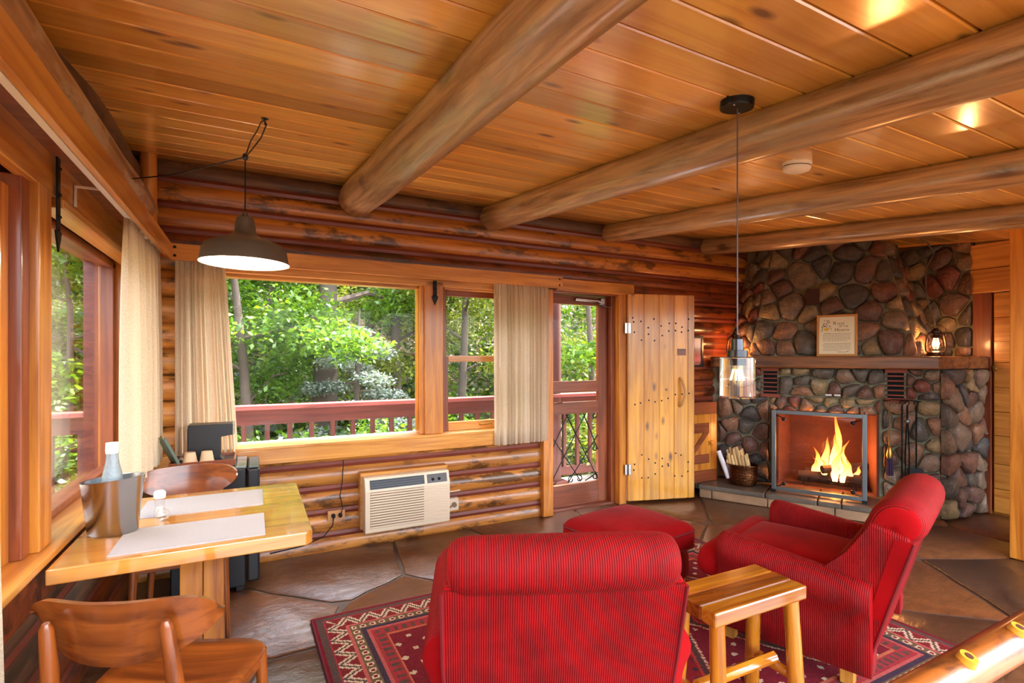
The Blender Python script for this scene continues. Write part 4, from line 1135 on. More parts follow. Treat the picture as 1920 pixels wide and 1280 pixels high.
# ------------------------------------------------------------------ ARMCHAIRS and OTTOMAN
lo, hi_ = rgb(104, 3, 8), rgb(168, 9, 13)
ribX = fabric_rib('red_corduroy_x', lo, hi_, 'X'); ribY = fabric_rib('red_corduroy_y', lo, hi_, 'Y')
velvet = plain('red_velvet', rgb(158, 7, 12), 0.8, spec=0.12, sheen=0.04, var=0.25, bscale=30, bump=0.1)
legw = wood('chair_leg_wood', rgb(206, 146, 60), rgb(160, 100, 36), 'Z', knots=0, var=0.02)
seam = plain('red_piping', rgb(120, 10, 20), 0.7)
def armchair(loc, heading, label):
    """local +y is where the sitter faces"""
    e = empty('armchair', (loc[0], loc[1], 0.012), heading - PI / 2, label, 'armchair')
    for x, y in ((-0.30, 0.30), (0.30, 0.30), (-0.31, -0.20), (0.31, -0.20)):
        MB().prism([(x - 0.026, y - 0.026), (x + 0.026, y - 0.026), (x + 0.026, y + 0.026), (x - 0.026, y + 0.026)], 0.0, 0.115, bev=0.004).build('leg', legw, e)
    MB().pillow((0, 0.06, 0.20), (0.60, 0.62, 0.20), 0.045, 7).build('seat_base', ribX, e, smooth='all')
    # seat cushion with T front
    b = MB().pillow((0, 0.06, 0.365), (0.55, 0.64, 0.16), 0.065, 9, 0.03)
    b.pillow((0, 0.37, 0.36), (0.80, 0.17, 0.155), 0.07, 9, 0.015)
    b.build('seat_cushion', velvet, e, smooth='all')
    for sx in (-1, 1):
        rs = []
        for i, y in enumerate([-0.30, -0.24, -0.1, 0.05, 0.18, 0.27, 0.305, 0.32]):
            t = (y + 0.30) / 0.62
            top = 0.475 + 0.075 * t
            k = 1.0 if i < 6 else (0.93 if i == 6 else 0.80)
            ro = 0.082 * k
            cx, cz = 0.378, top - 0.082
            prof = [(0.30, 0.10), (0.30, cz - 0.04)]
            for j in range(11):
                a = PI * 1.08 - (PI * 1.30) * j / 10
                prof.append((cx + ro * math.cos(a) * 0.98, cz + ro * math.sin(a)))
            prof += [(0.428, cz - 0.085), (0.422, 0.25), (0.415, 0.10)]
            c0 = (0.37, 0.3)
            rs.append([(sx * ((p[0] - c0[0]) * k + c0[0]), y, (p[1] - c0[1]) * (1 if i < 7 else 0.96) + c0[1]) for p in prof])
        MB().rings(rs).build('arm', ribY, e, smooth='all')
        MB().tube([(sx * 0.38, 0.324, 0.12), (sx * 0.38, 0.324, 0.40)], 0.005, 6).build('piping', seam, e)
    # backrest: one profile lofted across the width, rounded at the ends
    prof = [(-0.02, 0.34), (-0.09, 0.42), (-0.16, 0.52), (-0.22, 0.62), (-0.262, 0.70), (-0.285, 0.76), (-0.325, 0.805), (-0.385, 0.825),
            (-0.445, 0.805), (-0.475, 0.755), (-0.47, 0.70), (-0.435, 0.655), (-0.39, 0.64), (-0.34, 0.62), (-0.28, 0.50), (-0.22, 0.34)]
    sm = []
    for i in range(len(prof)):
        p_, q_ = prof[i], prof[(i + 1) % len(prof)]
        sm += [(0.75 * p_[0] + 0.25 * q_[0], 0.75 * p_[1] + 0.25 * q_[1]), (0.25 * p_[0] + 0.75 * q_[0], 0.25 * p_[1] + 0.75 * q_[1])]
    prof = sm
    cy, cz = -0.37, 0.735
    rs = []
    for x, k in ((-0.37, 0.15), (-0.37, 0.45), (-0.366, 0.66), (-0.358, 0.80), (-0.342, 0.91), (-0.32, 0.98), (-0.28, 1.01), (-0.15, 1.02), (0, 1.025), (0.15, 1.02), (0.28, 1.01), (0.32, 0.98), (0.342, 0.91), (0.358, 0.80), (0.366, 0.66), (0.37, 0.45), (0.37, 0.15)):
        ring = []
        for (y, z) in prof:
            w = max(0.0, min(1.0, (z - 0.45) / 0.2))           # only the roll is rounded at the ends
            xx = x * (0.80 + 0.20 * w)
            kk = 1 + (k - 1) * (0.35 + 0.65 * w)
            ring.append((xx, cy + (y - cy) * kk, cz + (z - cz) * kk))
        rs.append(ring)
    MB().rings(rs).build('backrest', ribX, e, smooth='all')
    # outside back panel
    b = MB()
    rs = [[(-0.375, -0.22, 0.10), (0.375, -0.22, 0.10), (0.375, -0.275, 0.10), (-0.375, -0.275, 0.10)],
          [(-0.388, -0.30, 0.40), (0.388, -0.30, 0.40), (0.388, -0.355, 0.40), (-0.388, -0.355, 0.40)],
          [(-0.388, -0.37, 0.67), (0.388, -0.37, 0.67), (0.388, -0.432, 0.67), (-0.388, -0.432, 0.67)]]
    b.rings(rs); b.build('back_panel', ribX, e)
    for sx in (-1, 1):
        MB().tube([(sx * 0.375, -0.275, 0.11), (sx * 0.388, -0.355, 0.40), (sx * 0.388, -0.432, 0.665)], 0.006, 6).build('piping', seam, e, smooth=True)
    # filler between arm and back
    for sx in (-1, 1):
        MB().prism([(-0.265, 0.10), (-0.05, 0.10), (-0.05, 0.42), (-0.15, 0.50), (-0.21, 0.58), (-0.26, 0.66), (-0.29, 0.72), (-0.42, 0.68), (-0.345, 0.40)], 0.31 if sx > 0 else -0.385, 0.385 if sx > 0 else -0.31, bev=0.012,
                   M=Matrix(((0, 0, 1, 0), (1, 0, 0, 0), (0, 1, 0, 0), (0, 0, 0, 1)))).build('side_panel', ribY, e)
    for o in e.children:          # cut ends of the ribbed pieces are smooth velvet
        if o.name.split('.')[0] in ('backrest', 'arm', 'back_panel', 'side_panel', 'seat_base'):
            if len(o.data.materials) == 1: o.data.materials.append(velvet)
            ax = 0 if o.data.materials[0] == ribX else 1
            for pl in o.data.polygons:
                if abs(pl.normal[ax]) > 0.85: pl.material_index = 1
    return e
armchair((1.035, 1.715), R(67), 'red corduroy armchair in the foreground, seen from behind')
armchair((2.50, 1.55), R(108), 'red corduroy armchair turned towards the fireplace, beyond the small table')

ot = empty('ottoman', (1.99, 2.36, 0.012), R(9), 'square red velvet ottoman between the armchairs and the door', 'ottoman')
for x in (-0.22, 0.22):
    for y in (-0.20, 0.20):
        MB().b2(x - 0.025, x + 0.025, y - 0.025, y + 0.025, 0, 0.09, bev=0.004).build('leg', legw, ot)
MB().pillow((0, 0, 0.175), (0.55, 0.50, 0.19), 0.05, 7).build('base', ribX, ot, smooth='all')
MB().pillow((0, 0, 0.335), (0.61, 0.55, 0.16), 0.06, 11, 0.035).build('cushion', velvet, ot, smooth='all')
def loop(hx, hy, z, r=0.06):
    pts = []
    for cx, cy, a0 in ((hx - r, hy - r, 0), (-hx + r, hy - r, 90), (-hx + r, -hy + r, 180), (hx - r, -hy + r, 270)):
        for k_ in range(5):
            a = R(a0 + 22.5 * k_); pts.append((cx + r * math.cos(a), cy + r * math.sin(a), z))
    return pts + [pts[0]]
MB().tube(loop(0.302, 0.272, 0.375), 0.006, 6).build('piping', seam, ot, smooth=True)
MB().tube(loop(0.302, 0.272, 0.285), 0.006, 6).build('piping', seam, ot, smooth=True)

# ------------------------------------------------------------------ RUG
rx0, rx1, ry0, ry1 = 0.285, 3.02, 1.0, 2.86
NX, NY = 340, 232
xs = np.linspace(0, rx1 - rx0, NX + 1); ys = np.linspace(0, ry1 - ry0, NY + 1)
Wd, Hd = rx1 - rx0, ry1 - ry0
cxs = (xs[:-1] + xs[1:]) / 2; cys = (ys[:-1] + ys[1:]) / 2
GX, GY = np.meshgrid(cxs, cys)
ed = np.minimum(np.minimum(GX, Wd - GX), np.minimum(GY, Hd - GY))
along = np.where((np.minimum(GX, Wd - GX) < np.minimum(GY, Hd - GY)), GY, GX)
colr = np.zeros((NY, NX, 3))
def C3(r, g, b): return np.array([lin(r / 255), lin(g / 255), lin(b / 255)])
red, dred, cream_, navy, brown, rose = C3(166, 58, 62), C3(128, 26, 38), C3(214, 192, 160), C3(70, 56, 70), C3(96, 74, 66), C3(190, 96, 88)
colr[:] = red
def band(lo_, hi2, c): colr[(ed >= lo_) & (ed < hi2)] = c
band(0, 0.018, dred); band(0.018, 0.045, brown); band(0.045, 0.06, red)
m_ = (ed >= 0.06) & (ed < 0.145); colr[m_] = C3(128, 42, 44)
zig = np.abs(((along / 0.11) % 1) - 0.5) * 2
mm = m_ & (np.abs((ed - 0.06) / 0.085 - zig) < 0.36); colr[mm] = cream_
mm = m_ & (np.abs((ed - 0.06) / 0.085 - zig) < 0.12); colr[mm] = brown
band(0.145, 0.16, rose)
m_ = (ed >= 0.16) & (ed < 0.21); colr[m_] = C3(112, 92, 66)
dd = np.hypot(((along / 0.05) % 1 - 0.5) * 0.05, ed - 0.185); colr[m_ & (dd < 0.017)] = cream_; colr[m_ & (dd < 0.009)] = dred
band(0.21, 0.235, navy); band(0.235, 0.25, rose)
m_ = (ed >= 0.25) & (ed < 0.315); colr[m_] = red
colr[m_ & ((((along / 0.045) % 1) < 0.45) & (np.abs(ed - 0.283) < 0.02))] = brown
band(0.315, 0.325, C3(200, 110, 80))
fld = ed >= 0.325
ux, uy = GX - Wd / 2, GY - Hd / 2
# field: three diamonds with stepped edges on navy corners
px = ((ux + 0.35 + 5 * 0.7) % 0.7) - 0.35
hexd = np.abs(px) / 0.35 + np.abs(uy) / 0.62
q = np.round(hexd * 22) / 22
colr[fld] = C3(128, 38, 48)
colr[fld & (q < 1.0)] = C3(196, 96, 76)
colr[fld & (q < 0.95)] = C3(96, 66, 62)
colr[fld & (q < 0.84)] = C3(190, 70, 62)
colr[fld & (q < 0.78)] = C3(150, 42, 46)
colr[fld & (q < 0.5)] = cream_
colr[fld & (q < 0.46)] = C3(88, 44, 60)
colr[fld & (q < 0.26)] = rose
colr[fld & (q < 0.12)] = cream_
tri = fld & (q >= 0.95) & (q < 1.0) & (((ux + uy) / 0.035 % 1) < 0.5); colr[tri] = cream_
rr = np.random.RandomState(4)
spk = fld & (q < 0.78) & (q > 0.5) & (np.sin(GX * 70) * np.sin(GY * 62) > 0.72); colr[spk] = navy
spk = fld & (q > 1.05) & (np.sin(GX * 48 + 1) * np.sin(GY * 52) > 0.78); colr[spk] = cream_
colr *= (0.85 + 0.3 * rr.rand(NY, NX, 1))
colr = np.clip(colr, 0, 1)
VX, VY = np.meshgrid(xs, ys)
wz = 0.012 + 0.0015 * np.sin(VX * 3.1) * np.cos(VY * 4.3)
wav = 0.012 * np.sin(VY * 2.2)
vt = np.stack([VX + wav * (1 - VX / Wd), VY - 0.02 * VX / Wd, wz], -1).reshape(-1, 3)
nv = len(vt)
idx = np.arange(nv).reshape(NY + 1, NX + 1)
fc = np.stack([idx[:-1, :-1], idx[:-1, 1:], idx[1:, 1:], idx[1:, :-1]], -1).reshape(-1, 4)
def quad_mesh(name, v, f):
    me = bpy.data.meshes.new(name)
    me.vertices.add(len(v)); me.vertices.foreach_set('co', np.asarray(v, dtype=np.float32).ravel())
    n = f.shape[1]
    me.loops.add(f.size); me.loops.foreach_set('vertex_index', f.astype(np.int32).ravel())
    me.polygons.add(len(f)); me.polygons.foreach_set('loop_start', np.arange(0, f.size, n, dtype=np.int32))
    me.update(calc_edges=True); me.validate()
    return me
rug_me = quad_mesh('pile', vt, fc)
ca = rug_me.color_attributes.new('pattern', 'FLOAT_COLOR', 'CORNER')
c4 = np.ones((NY * NX, 4, 4), dtype=np.float32); c4[:, :, :3] = colr.reshape(-1, 1, 3)
ca.data.foreach_set('color', c4.ravel())
def rug_mat():
    m, nt, b = newmat('woven_rug'); L = nt.links.new
    at = nd(nt, 'ShaderNodeAttribute', attribute_name='pattern'); L(at.outputs['Color'], b.inputs['Base Color'])
    tc = nd(nt, 'ShaderNodeTexCoord'); nz = nd(nt, 'ShaderNodeTexNoise'); setin(nz, Scale=350.0, Detail=2.0); L(tc.outputs['Object'], nz.inputs['Vector'])
    bp = nd(nt, 'ShaderNodeBump'); setin(bp, Strength=0.5, Distance=0.004); L(nz.outputs[0], bp.inputs['Height']); L(bp.outputs[0], b.inputs['Normal'])
    setin(b, Roughness=0.95); b.inputs['Specular IOR Level'].default_value = 0.1
    return m
rug = empty('rug', (rx0, ry0, 0.0), 0, 'red patterned woven rug with cream zigzag border under the armchairs', 'rug')
link('pile', rug_me, rug_mat(), rug)
MB().tube([(0.012 * math.sin(t * Hd * 2.2), t * Hd, 0.007) for t in np.linspace(0, 1, 24)], 0.007, 6).build('edge_binding', plain('rug_binding', rgb(112, 16, 40), 0.8), rug, smooth=True)
MB().tube([(0.012 * math.sin(Hd * 2.2) * (1 - t) + t * Wd, Hd - 0.02 * t, 0.007) for t in np.linspace(0, 1, 24)], 0.007, 6).build('edge_binding', bpy.data.materials['rug_binding'], rug, smooth=True)
MB().tube([(Wd, t * Hd - 0.02, 0.007) for t in np.linspace(0, 1, 24)], 0.007, 6).build('edge_binding', bpy.data.materials['rug_binding'], rug, smooth=True)

# ------------------------------------------------------------------ SMALL LOG TABLE between the armchairs
st = empty('log_side_table', (1.675, 1.345, 0.012), R(-1), 'small rustic table with thick plank top and peeled log legs', 'table')
MB().b2(-0.25, 0.25, -0.118, -0.05, 0.445, 0.50, bev=0.008).build('top_plank', M['stoolX'], st)
MB().b2(-0.25, 0.25, -0.05, 0.03, 0.445, 0.50, bev=0.005).build('top_plank', wood('stool_dark', rgb(160, 84, 22), rgb(100, 46, 10), 'X', rough=0.2, coat=0.8, knots=0.9, var=0.02, kscale=(2.5, 6), crough=0.08), st)
MB().b2(-0.25, 0.25, 0.03, 0.118, 0.445, 0.50, bev=0.008).build('top_plank', M['stoolX'], st)
lg = {}
for sx in (-1, 1):
    for sy in (-1, 1):
        log('leg', (sx * 0.215, sy * 0.105, 0.0), (sx * 0.20, sy * 0.082, 0.447), 0.031, 0.028, M['stoolX'], st, n=10, wob=0.12, seed=70 + sx + 2 * sy)
for sx in (-1, 1): log('stretcher', (sx * 0.212, -0.10, 0.14), (sx * 0.212, 0.10, 0.14), 0.02, 0.02, M['stoolX'], st, n=8, wob=0.1, seed=75 + sx)
log('stretcher', (-0.212, 0.0, 0.17), (0.212, 0.0, 0.17), 0.022, 0.022, M['stoolX'], st, n=8, wob=0.1, seed=79)

# ------------------------------------------------------------------ LOG RAILING in the near right corner
RZ = 0.74
ry_ = 0.665 * (EYE - RZ) / 0.8
rl = empty('log_railing', (1.0, ry_, 0.0), 0, 'peeled log handrail on posts in the near right corner', 'railing')
log('handrail', (0.05, 0, RZ - 0.045), (2.6, 0, RZ - 0.045), 0.042, 0.046, M['railX'], rl, n=14, wob=0.12, seed=81)
knot = plain('sawn_knot', rgb(226, 160, 44), 0.35, coat=0.5); knotd = plain('knot_heart', rgb(84, 40, 16), 0.5)
for x in (0.40, 0.66):
    k_ = MB().tube([(x, -0.012, RZ - 0.02), (x, -0.022, RZ + 0.004)], [0.020, 0.017], 14).build('sawn_knot', knot, rl, smooth=True)
    MB().tube([(x, -0.0215, RZ + 0.003), (x, -0.0225, RZ + 0.0055)], 0.008, 10).build('knot_heart', knotd, k_)
for x in (0.12, 0.92, 1.75, 2.5):
    MB().tube([(x, 0, 0), (x, 0, RZ - 0.06)], [0.04, 0.036], 10).build('post', M['stoolZ'], rl, smooth=True)

# ------------------------------------------------------------------ DINING TABLE
dt = empty('dining_table', (-0.19, 2.475, 0), 0, 'varnished pine dining table fixed against the left window sill', 'table')
MB().prism([(-0.385, -0.425), (0.37, -0.425), (0.392, -0.40), (0.392, 0.40), (0.37, 0.425), (-0.385, 0.425)], 0.69, 0.74, bev=0.004).build('tabletop', M['table'], dt)
MB().b2(-0.075, 0.005, -0.05, 0.05, 0.05, 0.69, bev=0.003).build('pedestal', M['tablez'], dt)
MB().b2(0.007, 0.08, -0.05, 0.05, 0.05, 0.69, bev=0.003).build('pedestal', M['tablez'], dt)
MB().b2(-0.11, 0.11, -0.28, 0.28, 0.0, 0.05, bev=0.006).build('foot', M['tablez'], dt)
MB().b2(-0.10, 0.10, -0.30, 0.30, 0.655, 0.69, bev=0.004).build('bearer', M['tablez'], dt)
mat_w = plain('placemat_weave', rgb(190, 186, 184), 0.85, bump=0.5, bscale=240)
for y, lb in ((2.235, 'pale woven placemat on the near side of the dining table'), (2.67, 'pale woven placemat on the far side of the dining table')):
    MB().b2(-0.235, 0.235, -0.145, 0.145, 0, 0.003).build('placemat', mat_w, None, loc=(-0.195, y, 0.7402), label=lb, cat='placemat', group='placemats on the dining table')

# ------------------------------------------------------------------ DINING CHAIRS
def dining_chair(loc, heading, label):
    e = empty('dining_chair', (loc[0], loc[1], 0.0), heading - PI / 2, label, 'chair', 'dining chairs at the window table')
    # shaped seat
    b = MB(); rs = []
    prof = [(-0.5, 0.0), (-0.42, 0.30), (-0.2, 0.42), (0.2, 0.455), (0.42, 0.44), (0.5, 0.40)]
    seat = []
    for i in range(36):
        a = 2 * PI * i / 36
        ca_, sa = math.cos(a), math.sin(a)
        x = 0.235 * math.copysign(abs(ca_) ** 0.55, ca_); y = 0.215 * math.copysign(abs(sa) ** 0.6, sa)
        x *= 0.90 + 0.10 * (y / 0.215)
        seat.append((x, y))
    def dish(x, y): return -0.012 * (1 - (x / 0.235) ** 2) * (1 - (y / 0.215) ** 2) + 0.010 * (x / 0.235) ** 2
    for k_, z in ((0.96, 0.425), (1.0, 0.433), (1.0, 0.441), (0.97, 0.446), (0.8, 0.446), (0.5, 0.446), (0.2, 0.446)):
        rs.append([(x * k_, y * k_, z + dish(x * k_, y * k_)) for x, y in seat])
    b.rings(rs); b.build('seat', M['walnutX'], e, smooth=True)
    # curved backrest
    rs = []
    for i in range(33):
        t = math.sin(PI / 2 * (-1 + 2 * i / 32))
        x = 0.232 * t
        y = -0.235 + 0.075 * t * t
        hh_ = 0.006 + 0.080 * max(0.0, 1 - abs(t) ** 4) ** 0.55
        zc_ = 0.715 + 0.022 * t * t
        top, bot = zc_ + hh_ * (0.95 - 0.10 * abs(t)), zc_ - hh_ * (1.05 - 0.30 * t * t)
        nx, ny = -2 * 0.075 * t / 0.225, 1.0
        l = math.hypot(nx, ny); nx, ny = nx / l * 0.0075, ny / l * 0.0075
        tl = 0.03
        rs.append([(x - nx, y - ny - 0.0, bot), (x - nx, y - ny - tl, top), (x + nx, y + ny - tl, top), (x + nx, y + ny, bot)])
    MB().rings(rs).build('backrest', M['walnutX'], e, smooth=True)
    for sx in (-1, 1):
        MB().tube([(sx * 0.185, -0.20, 0.0), (sx * 0.172, -0.205, 0.25), (sx * 0.162, -0.225, 0.45), (sx * 0.148, -0.245, 0.62), (sx * 0.142, -0.262, 0.735), (sx * 0.141, -0.264, 0.75)], [0.013, 0.017, 0.02, 0.019, 0.015, 0.008], 10).build('leg', M['walnutZ'], e, smooth=True)
        MB().tube([(sx * 0.20, 0.185, 0.0), (sx * 0.185, 0.165, 0.43)], [0.012, 0.019], 10).build('leg', M['walnutZ'], e, smooth=True)
        MB().b2(sx * 0.178 - 0.01, sx * 0.178 + 0.01, -0.20, 0.17, 0.375, 0.42, bev=0.004).build('side_rail', M['walnutX'], e)
    for y in (-0.195, 0.165): MB().b2(-0.175, 0.175, y - 0.01, y + 0.01, 0.375, 0.42, bev=0.004).build('cross_rail', M['walnutX'], e)
    return e
dining_chair((-0.215, 1.80), R(66), 'curved back dining chair in the near left corner, in front of the table')
dining_chair((-0.315, 3.09), R(-90), 'curved back dining chair on the far side of the table')

# ------------------------------------------------------------------ BUCKET, bottle, glasses
bk = empty('ice_bucket', (-0.47, 2.375, 0.7405), R(-15), 'oval brushed steel ice bucket on the dining table by the sill', 'bucket')
prof = [(r_ * 0.86, z_ * 0.86) for r_, z_ in [(0.0, 0.003), (0.082, 0.0), (0.088, 0.006), (0.112, 0.235), (0.116, 0.24), (0.108, 0.238), (0.084, 0.012), (0.0, 0.01)]]
b = MB(); n = 36; rs = []
for r, z in prof:
    ring = []
    for k_ in range(n):
        a = 2 * PI * k_ / n
        lift = 0.012 * math.cos(a) * (z / 0.24) if z > 0.1 else 0
        ring.append((r * 1.06 * math.cos(a), r * 0.78 * math.sin(a), z + lift))
    rs.append(ring)
b.rings(rs, cap=False); b.build('body', M['steel'], bk, smooth=True)
bt = empty('water_bottle', (-0.472, 2.375, 0.755), 0, 'clear bottle standing in the steel ice bucket', 'bottle')
MB().lathe([(0.0, 0.0), (0.03, 0.0), (0.034, 0.01), (0.034, 0.17), (0.030, 0.21), (0.022, 0.245), (0.019, 0.27), (0.019, 0.30), (0.0, 0.30)], 18).build('glass_body', plain('bottle_glass', rgb(158, 176, 182), 0.12, spec=0.8, bump=0.5, bscale=120), bt, smooth=True)
MB().lathe([(0.021, 0.285), (0.022, 0.295), (0.021, 0.325), (0.0, 0.327)], 14).build('cap', M['white'], bt, smooth=True)
for (x, y, lb) in ((-0.345, 2.525, 'small glass salt shaker with white cap beside the bucket'), (-0.325, 2.46, 'small clear glass shaker lying by the bucket')):
    if 'lying' in lb:
        g_ = empty('glass_stopper', (x, y, 0.7405), 0, 'round clear glass stopper on the table beside the bucket', 'stopper')
        MB().ball((0, 0, 0.024), 0.024, 14, 10).lathe([(0.012, 0.0), (0.014, 0.008), (0.01, 0.01)], 12, cap=True).build('knob', M['clear'], g_, smooth=True)
    else:
        g_ = empty('salt_shaker', (x, y, 0.7405), 0, lb, 'shaker')
        MB().lathe([(0.0, 0.0), (0.02, 0.0), (0.022, 0.01), (0.016, 0.045), (0.019, 0.07), (0.018, 0.082)], 12).build('glass_body', M['clear'], g_, smooth=True)
        MB().lathe([(0.014, 0.002), (0.014, 0.04), (0.0, 0.042)], 12).build('salt', M['white'], g_, smooth=True)
        MB().lathe([(0.021, 0.078), (0.022, 0.10), (0.016, 0.108), (0.0, 0.109)], 14).build('cap', M['white'], g_, smooth=True)

# ------------------------------------------------------------------ MINI FRIDGE, tray, coffee maker, cups, folder
fr = empty('mini_fridge', (-0.42, 3.42, 0), 0, 'black mini fridge in the corner under the curtain', 'fridge')
MB().b2(0.0, 0.38, 0.0, 0.36, 0.03, 0.735, bev=0.008).build('body', M['black'], fr)
MB().b2(0.385, 0.455, 0.0, 0.36, 0.05, 0.73, bev=0.012).build('door', M['black'], fr)
MB().b2(0.395, 0.45, 0.01, 0.35, 0.731, 0.742, bev=0.004).build('door_cap', plain('dark_grey_plastic', rgb(70, 78, 78), 0.3), fr)
MB().b2(-0.0, 0.383, 0.0, 0.36, 0.736, 0.748, bev=0.003).build('top_panel', plain('fridge_top_reflection', rgb(96, 108, 108), 0.18, coat=0.5), fr)  # teal grey paints a reflection onto the black top
for x in (0.03, 0.35): MB().b2(x - 0.02, x + 0.02, 0.02, 0.34, 0, 0.03).build('foot', M['black'], fr)
tr = empty('serving_tray', (-0.43, 3.44, 0.7485), 0, 'wooden edged tray on top of the mini fridge', 'tray')
MB().b2(0.0, 0.335, 0.0, 0.27, 0, 0.008).build('tray_base', M['black'], tr)
for a in ((0, 0.335, 0, 0.01), (0, 0.335, 0.26, 0.27), (0, 0.01, 0.01, 0.26), (0.325, 0.335, 0.01, 0.26)):
    MB().b2(a[0], a[1], a[2], a[3], 0.008, 0.045, bev=0.002).build('tray_edge', M['redX'], tr)
cm = empty('coffee_maker', (-0.35, 3.56, 0.757), 0, 'black pod coffee maker on the tray', 'coffee maker')
MB().prism([(0, 0), (0.19, 0), (0.19, 0.02), (0.165, 0.03), (0.165, 0.16), (0.235, 0.165), (0.235, 0.235), (0.0, 0.235)], -0.065, 0.065, bev=0.004,
           M=Matrix(((1, 0, 0, 0), (0, 0, -1, 0.07), (0, 1, 0, 0), (0, 0, 0, 1)))).build('body', M['black'], cm)
MB().b2(-0.05, -0.002, 0.01, 0.13, 0.03, 0.215, bev=0.008).build('water_tank', M['clear'], cm)
MB().b2(0.235, 0.243, 0.02, 0.12, 0.165, 0.238, bev=0.002).build('front_plate', M['steel'], cm)
MB().b2(0.17, 0.26, 0.01, 0.13, 0.0, 0.018, bev=0.003).build('drip_tray', M['blackm'], cm)
cupm = plain('paper_cup', rgb(226, 196, 160), 0.7)
for x, lb in ((-0.33, 'upturned paper cup left of the other cup on the tray'), (-0.245, 'upturned paper cup nearer the window on the tray')):
    c_ = empty('paper_cup', (x, 3.49, 0.757), 0, lb, 'cup', 'paper cups on the tray')
    MB().lathe([(0.041, 0.0), (0.042, 0.004), (0.028, 0.085), (0.026, 0.088), (0.0, 0.086)], 18).build('cup_body', cupm, c_, smooth=True)
    MB().lathe([(0.0405, 0.006), (0.0425, 0.006), (0.038, 0.035), (0.0365, 0.035)], 18).build('cup_band', M['white'], c_, smooth=True)
fo = empty('menu_folder', (-0.425, 3.40, 0.752), 0, 'slim grey green folder leaning beside the coffee maker', 'folder')
fo.rotation_euler = (0, R(-24), R(20)); fo.location = (-0.365, 3.445, 0.757)
MB().b2(-0.008, 0.008, 0.0, 0.16, 0.0, 0.20, bev=0.002).build('cover', plain('folder_green', rgb(92, 112, 100), 0.5), fo)
MB().tube([(0, 0.03, 0.198), (0, 0.03, 0.215), (0, 0.045, 0.22), (0, 0.045, 0.198)], 0.002, 5).build('ring', M['brass'], fo)

# ------------------------------------------------------------------ AIR CONDITIONER
ac = empty('air_conditioner', (0.705, 3.85, 0.145), 0, 'cream wall air conditioner under the back window', 'air conditioner')
MB().b2(-0.012, 0.655, -0.085, 0.0, 0.0, 0.41, bev=0.003).build('wooden_frame', M['pineX'], ac)
aw, ah = 0.635, 0.39
prof2 = [(-0.085, 0.0), (-0.195, 0.0), (-0.20, 0.008), (-0.20, 0.30), (-0.175, 0.385), (-0.165, 0.39), (-0.085, 0.39)]
MB().prism([(p[0], p[1]) for p in prof2], 0.0, aw, bev=0.006, M=Matrix(((0, 0, 1, 0), (1, 0, 0, 0), (0, 1, 0, 0), (0, 0, 0, 1)))).build('casing', M['cream'], ac)
for i in range(14):
    z = 0.035 + i * 0.0185
    MB().b2(0.035, aw - 0.02, -0.2055, -0.199, z, z + 0.0125, bev=0.002, seg=1).build('louver', M['cream'], ac)
gap = plain('louver_gap', rgb(110, 92, 74), 0.7)
MB().b2(0.035, 0.43, -0.2012, -0.199, 0.033, 0.292).build('grille_back', gap, ac)
tl_ = math.atan2(0.025, 0.085)
vent = MB().box((0.235, -0.1895, 0.343), (0.40, 0.004, 0.066), (-tl_, 0, 0)).build('outlet', M['black'], ac)
for i in range(4):
    f = -0.024 + 0.016 * i
    MB().box((0.235, -0.192 + f * math.tan(tl_), 0.343 + f), (0.40, 0.006, 0.005), (-tl_, 0, 0)).build('outlet_vane', M['blackm'], ac)
pn = MB().box((0.535, -0.1895, 0.343), (0.155, 0.004, 0.066), (-tl_, 0, 0)).build('control_panel', plain('dark_brown_panel', rgb(58, 44, 34), 0.35), ac)
for x in (0.50, 0.55): MB().ball((x, -0.194, 0.338), (0.012, 0.008, 0.012), 10, 8).build('control_knob', M['blackm'], pn, smooth=True)
# outlets and cords
ob = empty('wall_outlet', (0.535, 3.835, 0.26), 0, 'tan double wall outlet on the log below the window', 'outlet')
MB().b2(-0.06, 0.06, -0.012, 0.01, -0.035, 0.035, bev=0.003).build('plate', plain('tan_plate', rgb(206, 146, 92), 0.5), ob)
for x in (-0.022, 0.026): MB().tube([(x, -0.012, 0), (x, -0.035, -0.004)], [0.016, 0.012], 10).build('plug', M['black'], ob, smooth=True)
MB().tube([(0.56, 3.80, 0.262), (0.575, 3.80, 0.31), (0.56, 3.826, 0.40), (0.575, 3.82, 0.5), (0.58, 3.80, 0.66)], 0.0035, 6).build('power_cord', M['black'], None, smooth=True, label='thin black cord hanging from the sill to the wall outlet', cat='cord')
MB().tube([(0.513, 3.80, 0.252), (0.505, 3.79, 0.20), (0.44, 3.78, 0.13), (0.30, 3.78, 0.09), (0.10, 3.76, 0.08)], 0.0045, 6).build('power_cord', M['black'], None, smooth=True, label='black cord curving from the wall outlet towards the mini fridge', cat='cord')
o2 = empty('appliance_outlet', (1.425, 3.83, 0.225), 0, 'cream outlet box to the right of the air conditioner', 'outlet')
MB().b2(-0.07, 0.045, -0.03, 0.015, -0.05, 0.05, bev=0.004).build('box', M['cream'], o2)
MB().tube([(0.005, -0.03, 0.0), (0.003, -0.045, -0.002)], 0.02, 12).build('plug', plain('grey_plug', rgb(140, 120, 98), 0.5), o2, smooth=True)
MB().tube([(-0.005, -0.04, -0.005), (-0.05, -0.045, -0.02), (-0.085, -0.045, -0.02)], 0.006, 6).build('cord', bpy.data.materials['grey_plug'], o2, smooth=True)
MB().tube([(1.36, 3.848, 0.318), (1.45, 3.848, 0.318), (1.50, 3.848, 0.32)], 0.006, 6).build('conduit', M['cream'], o2).matrix_parent_inverse = Matrix.Translation((-1.425, -3.83, -0.225))

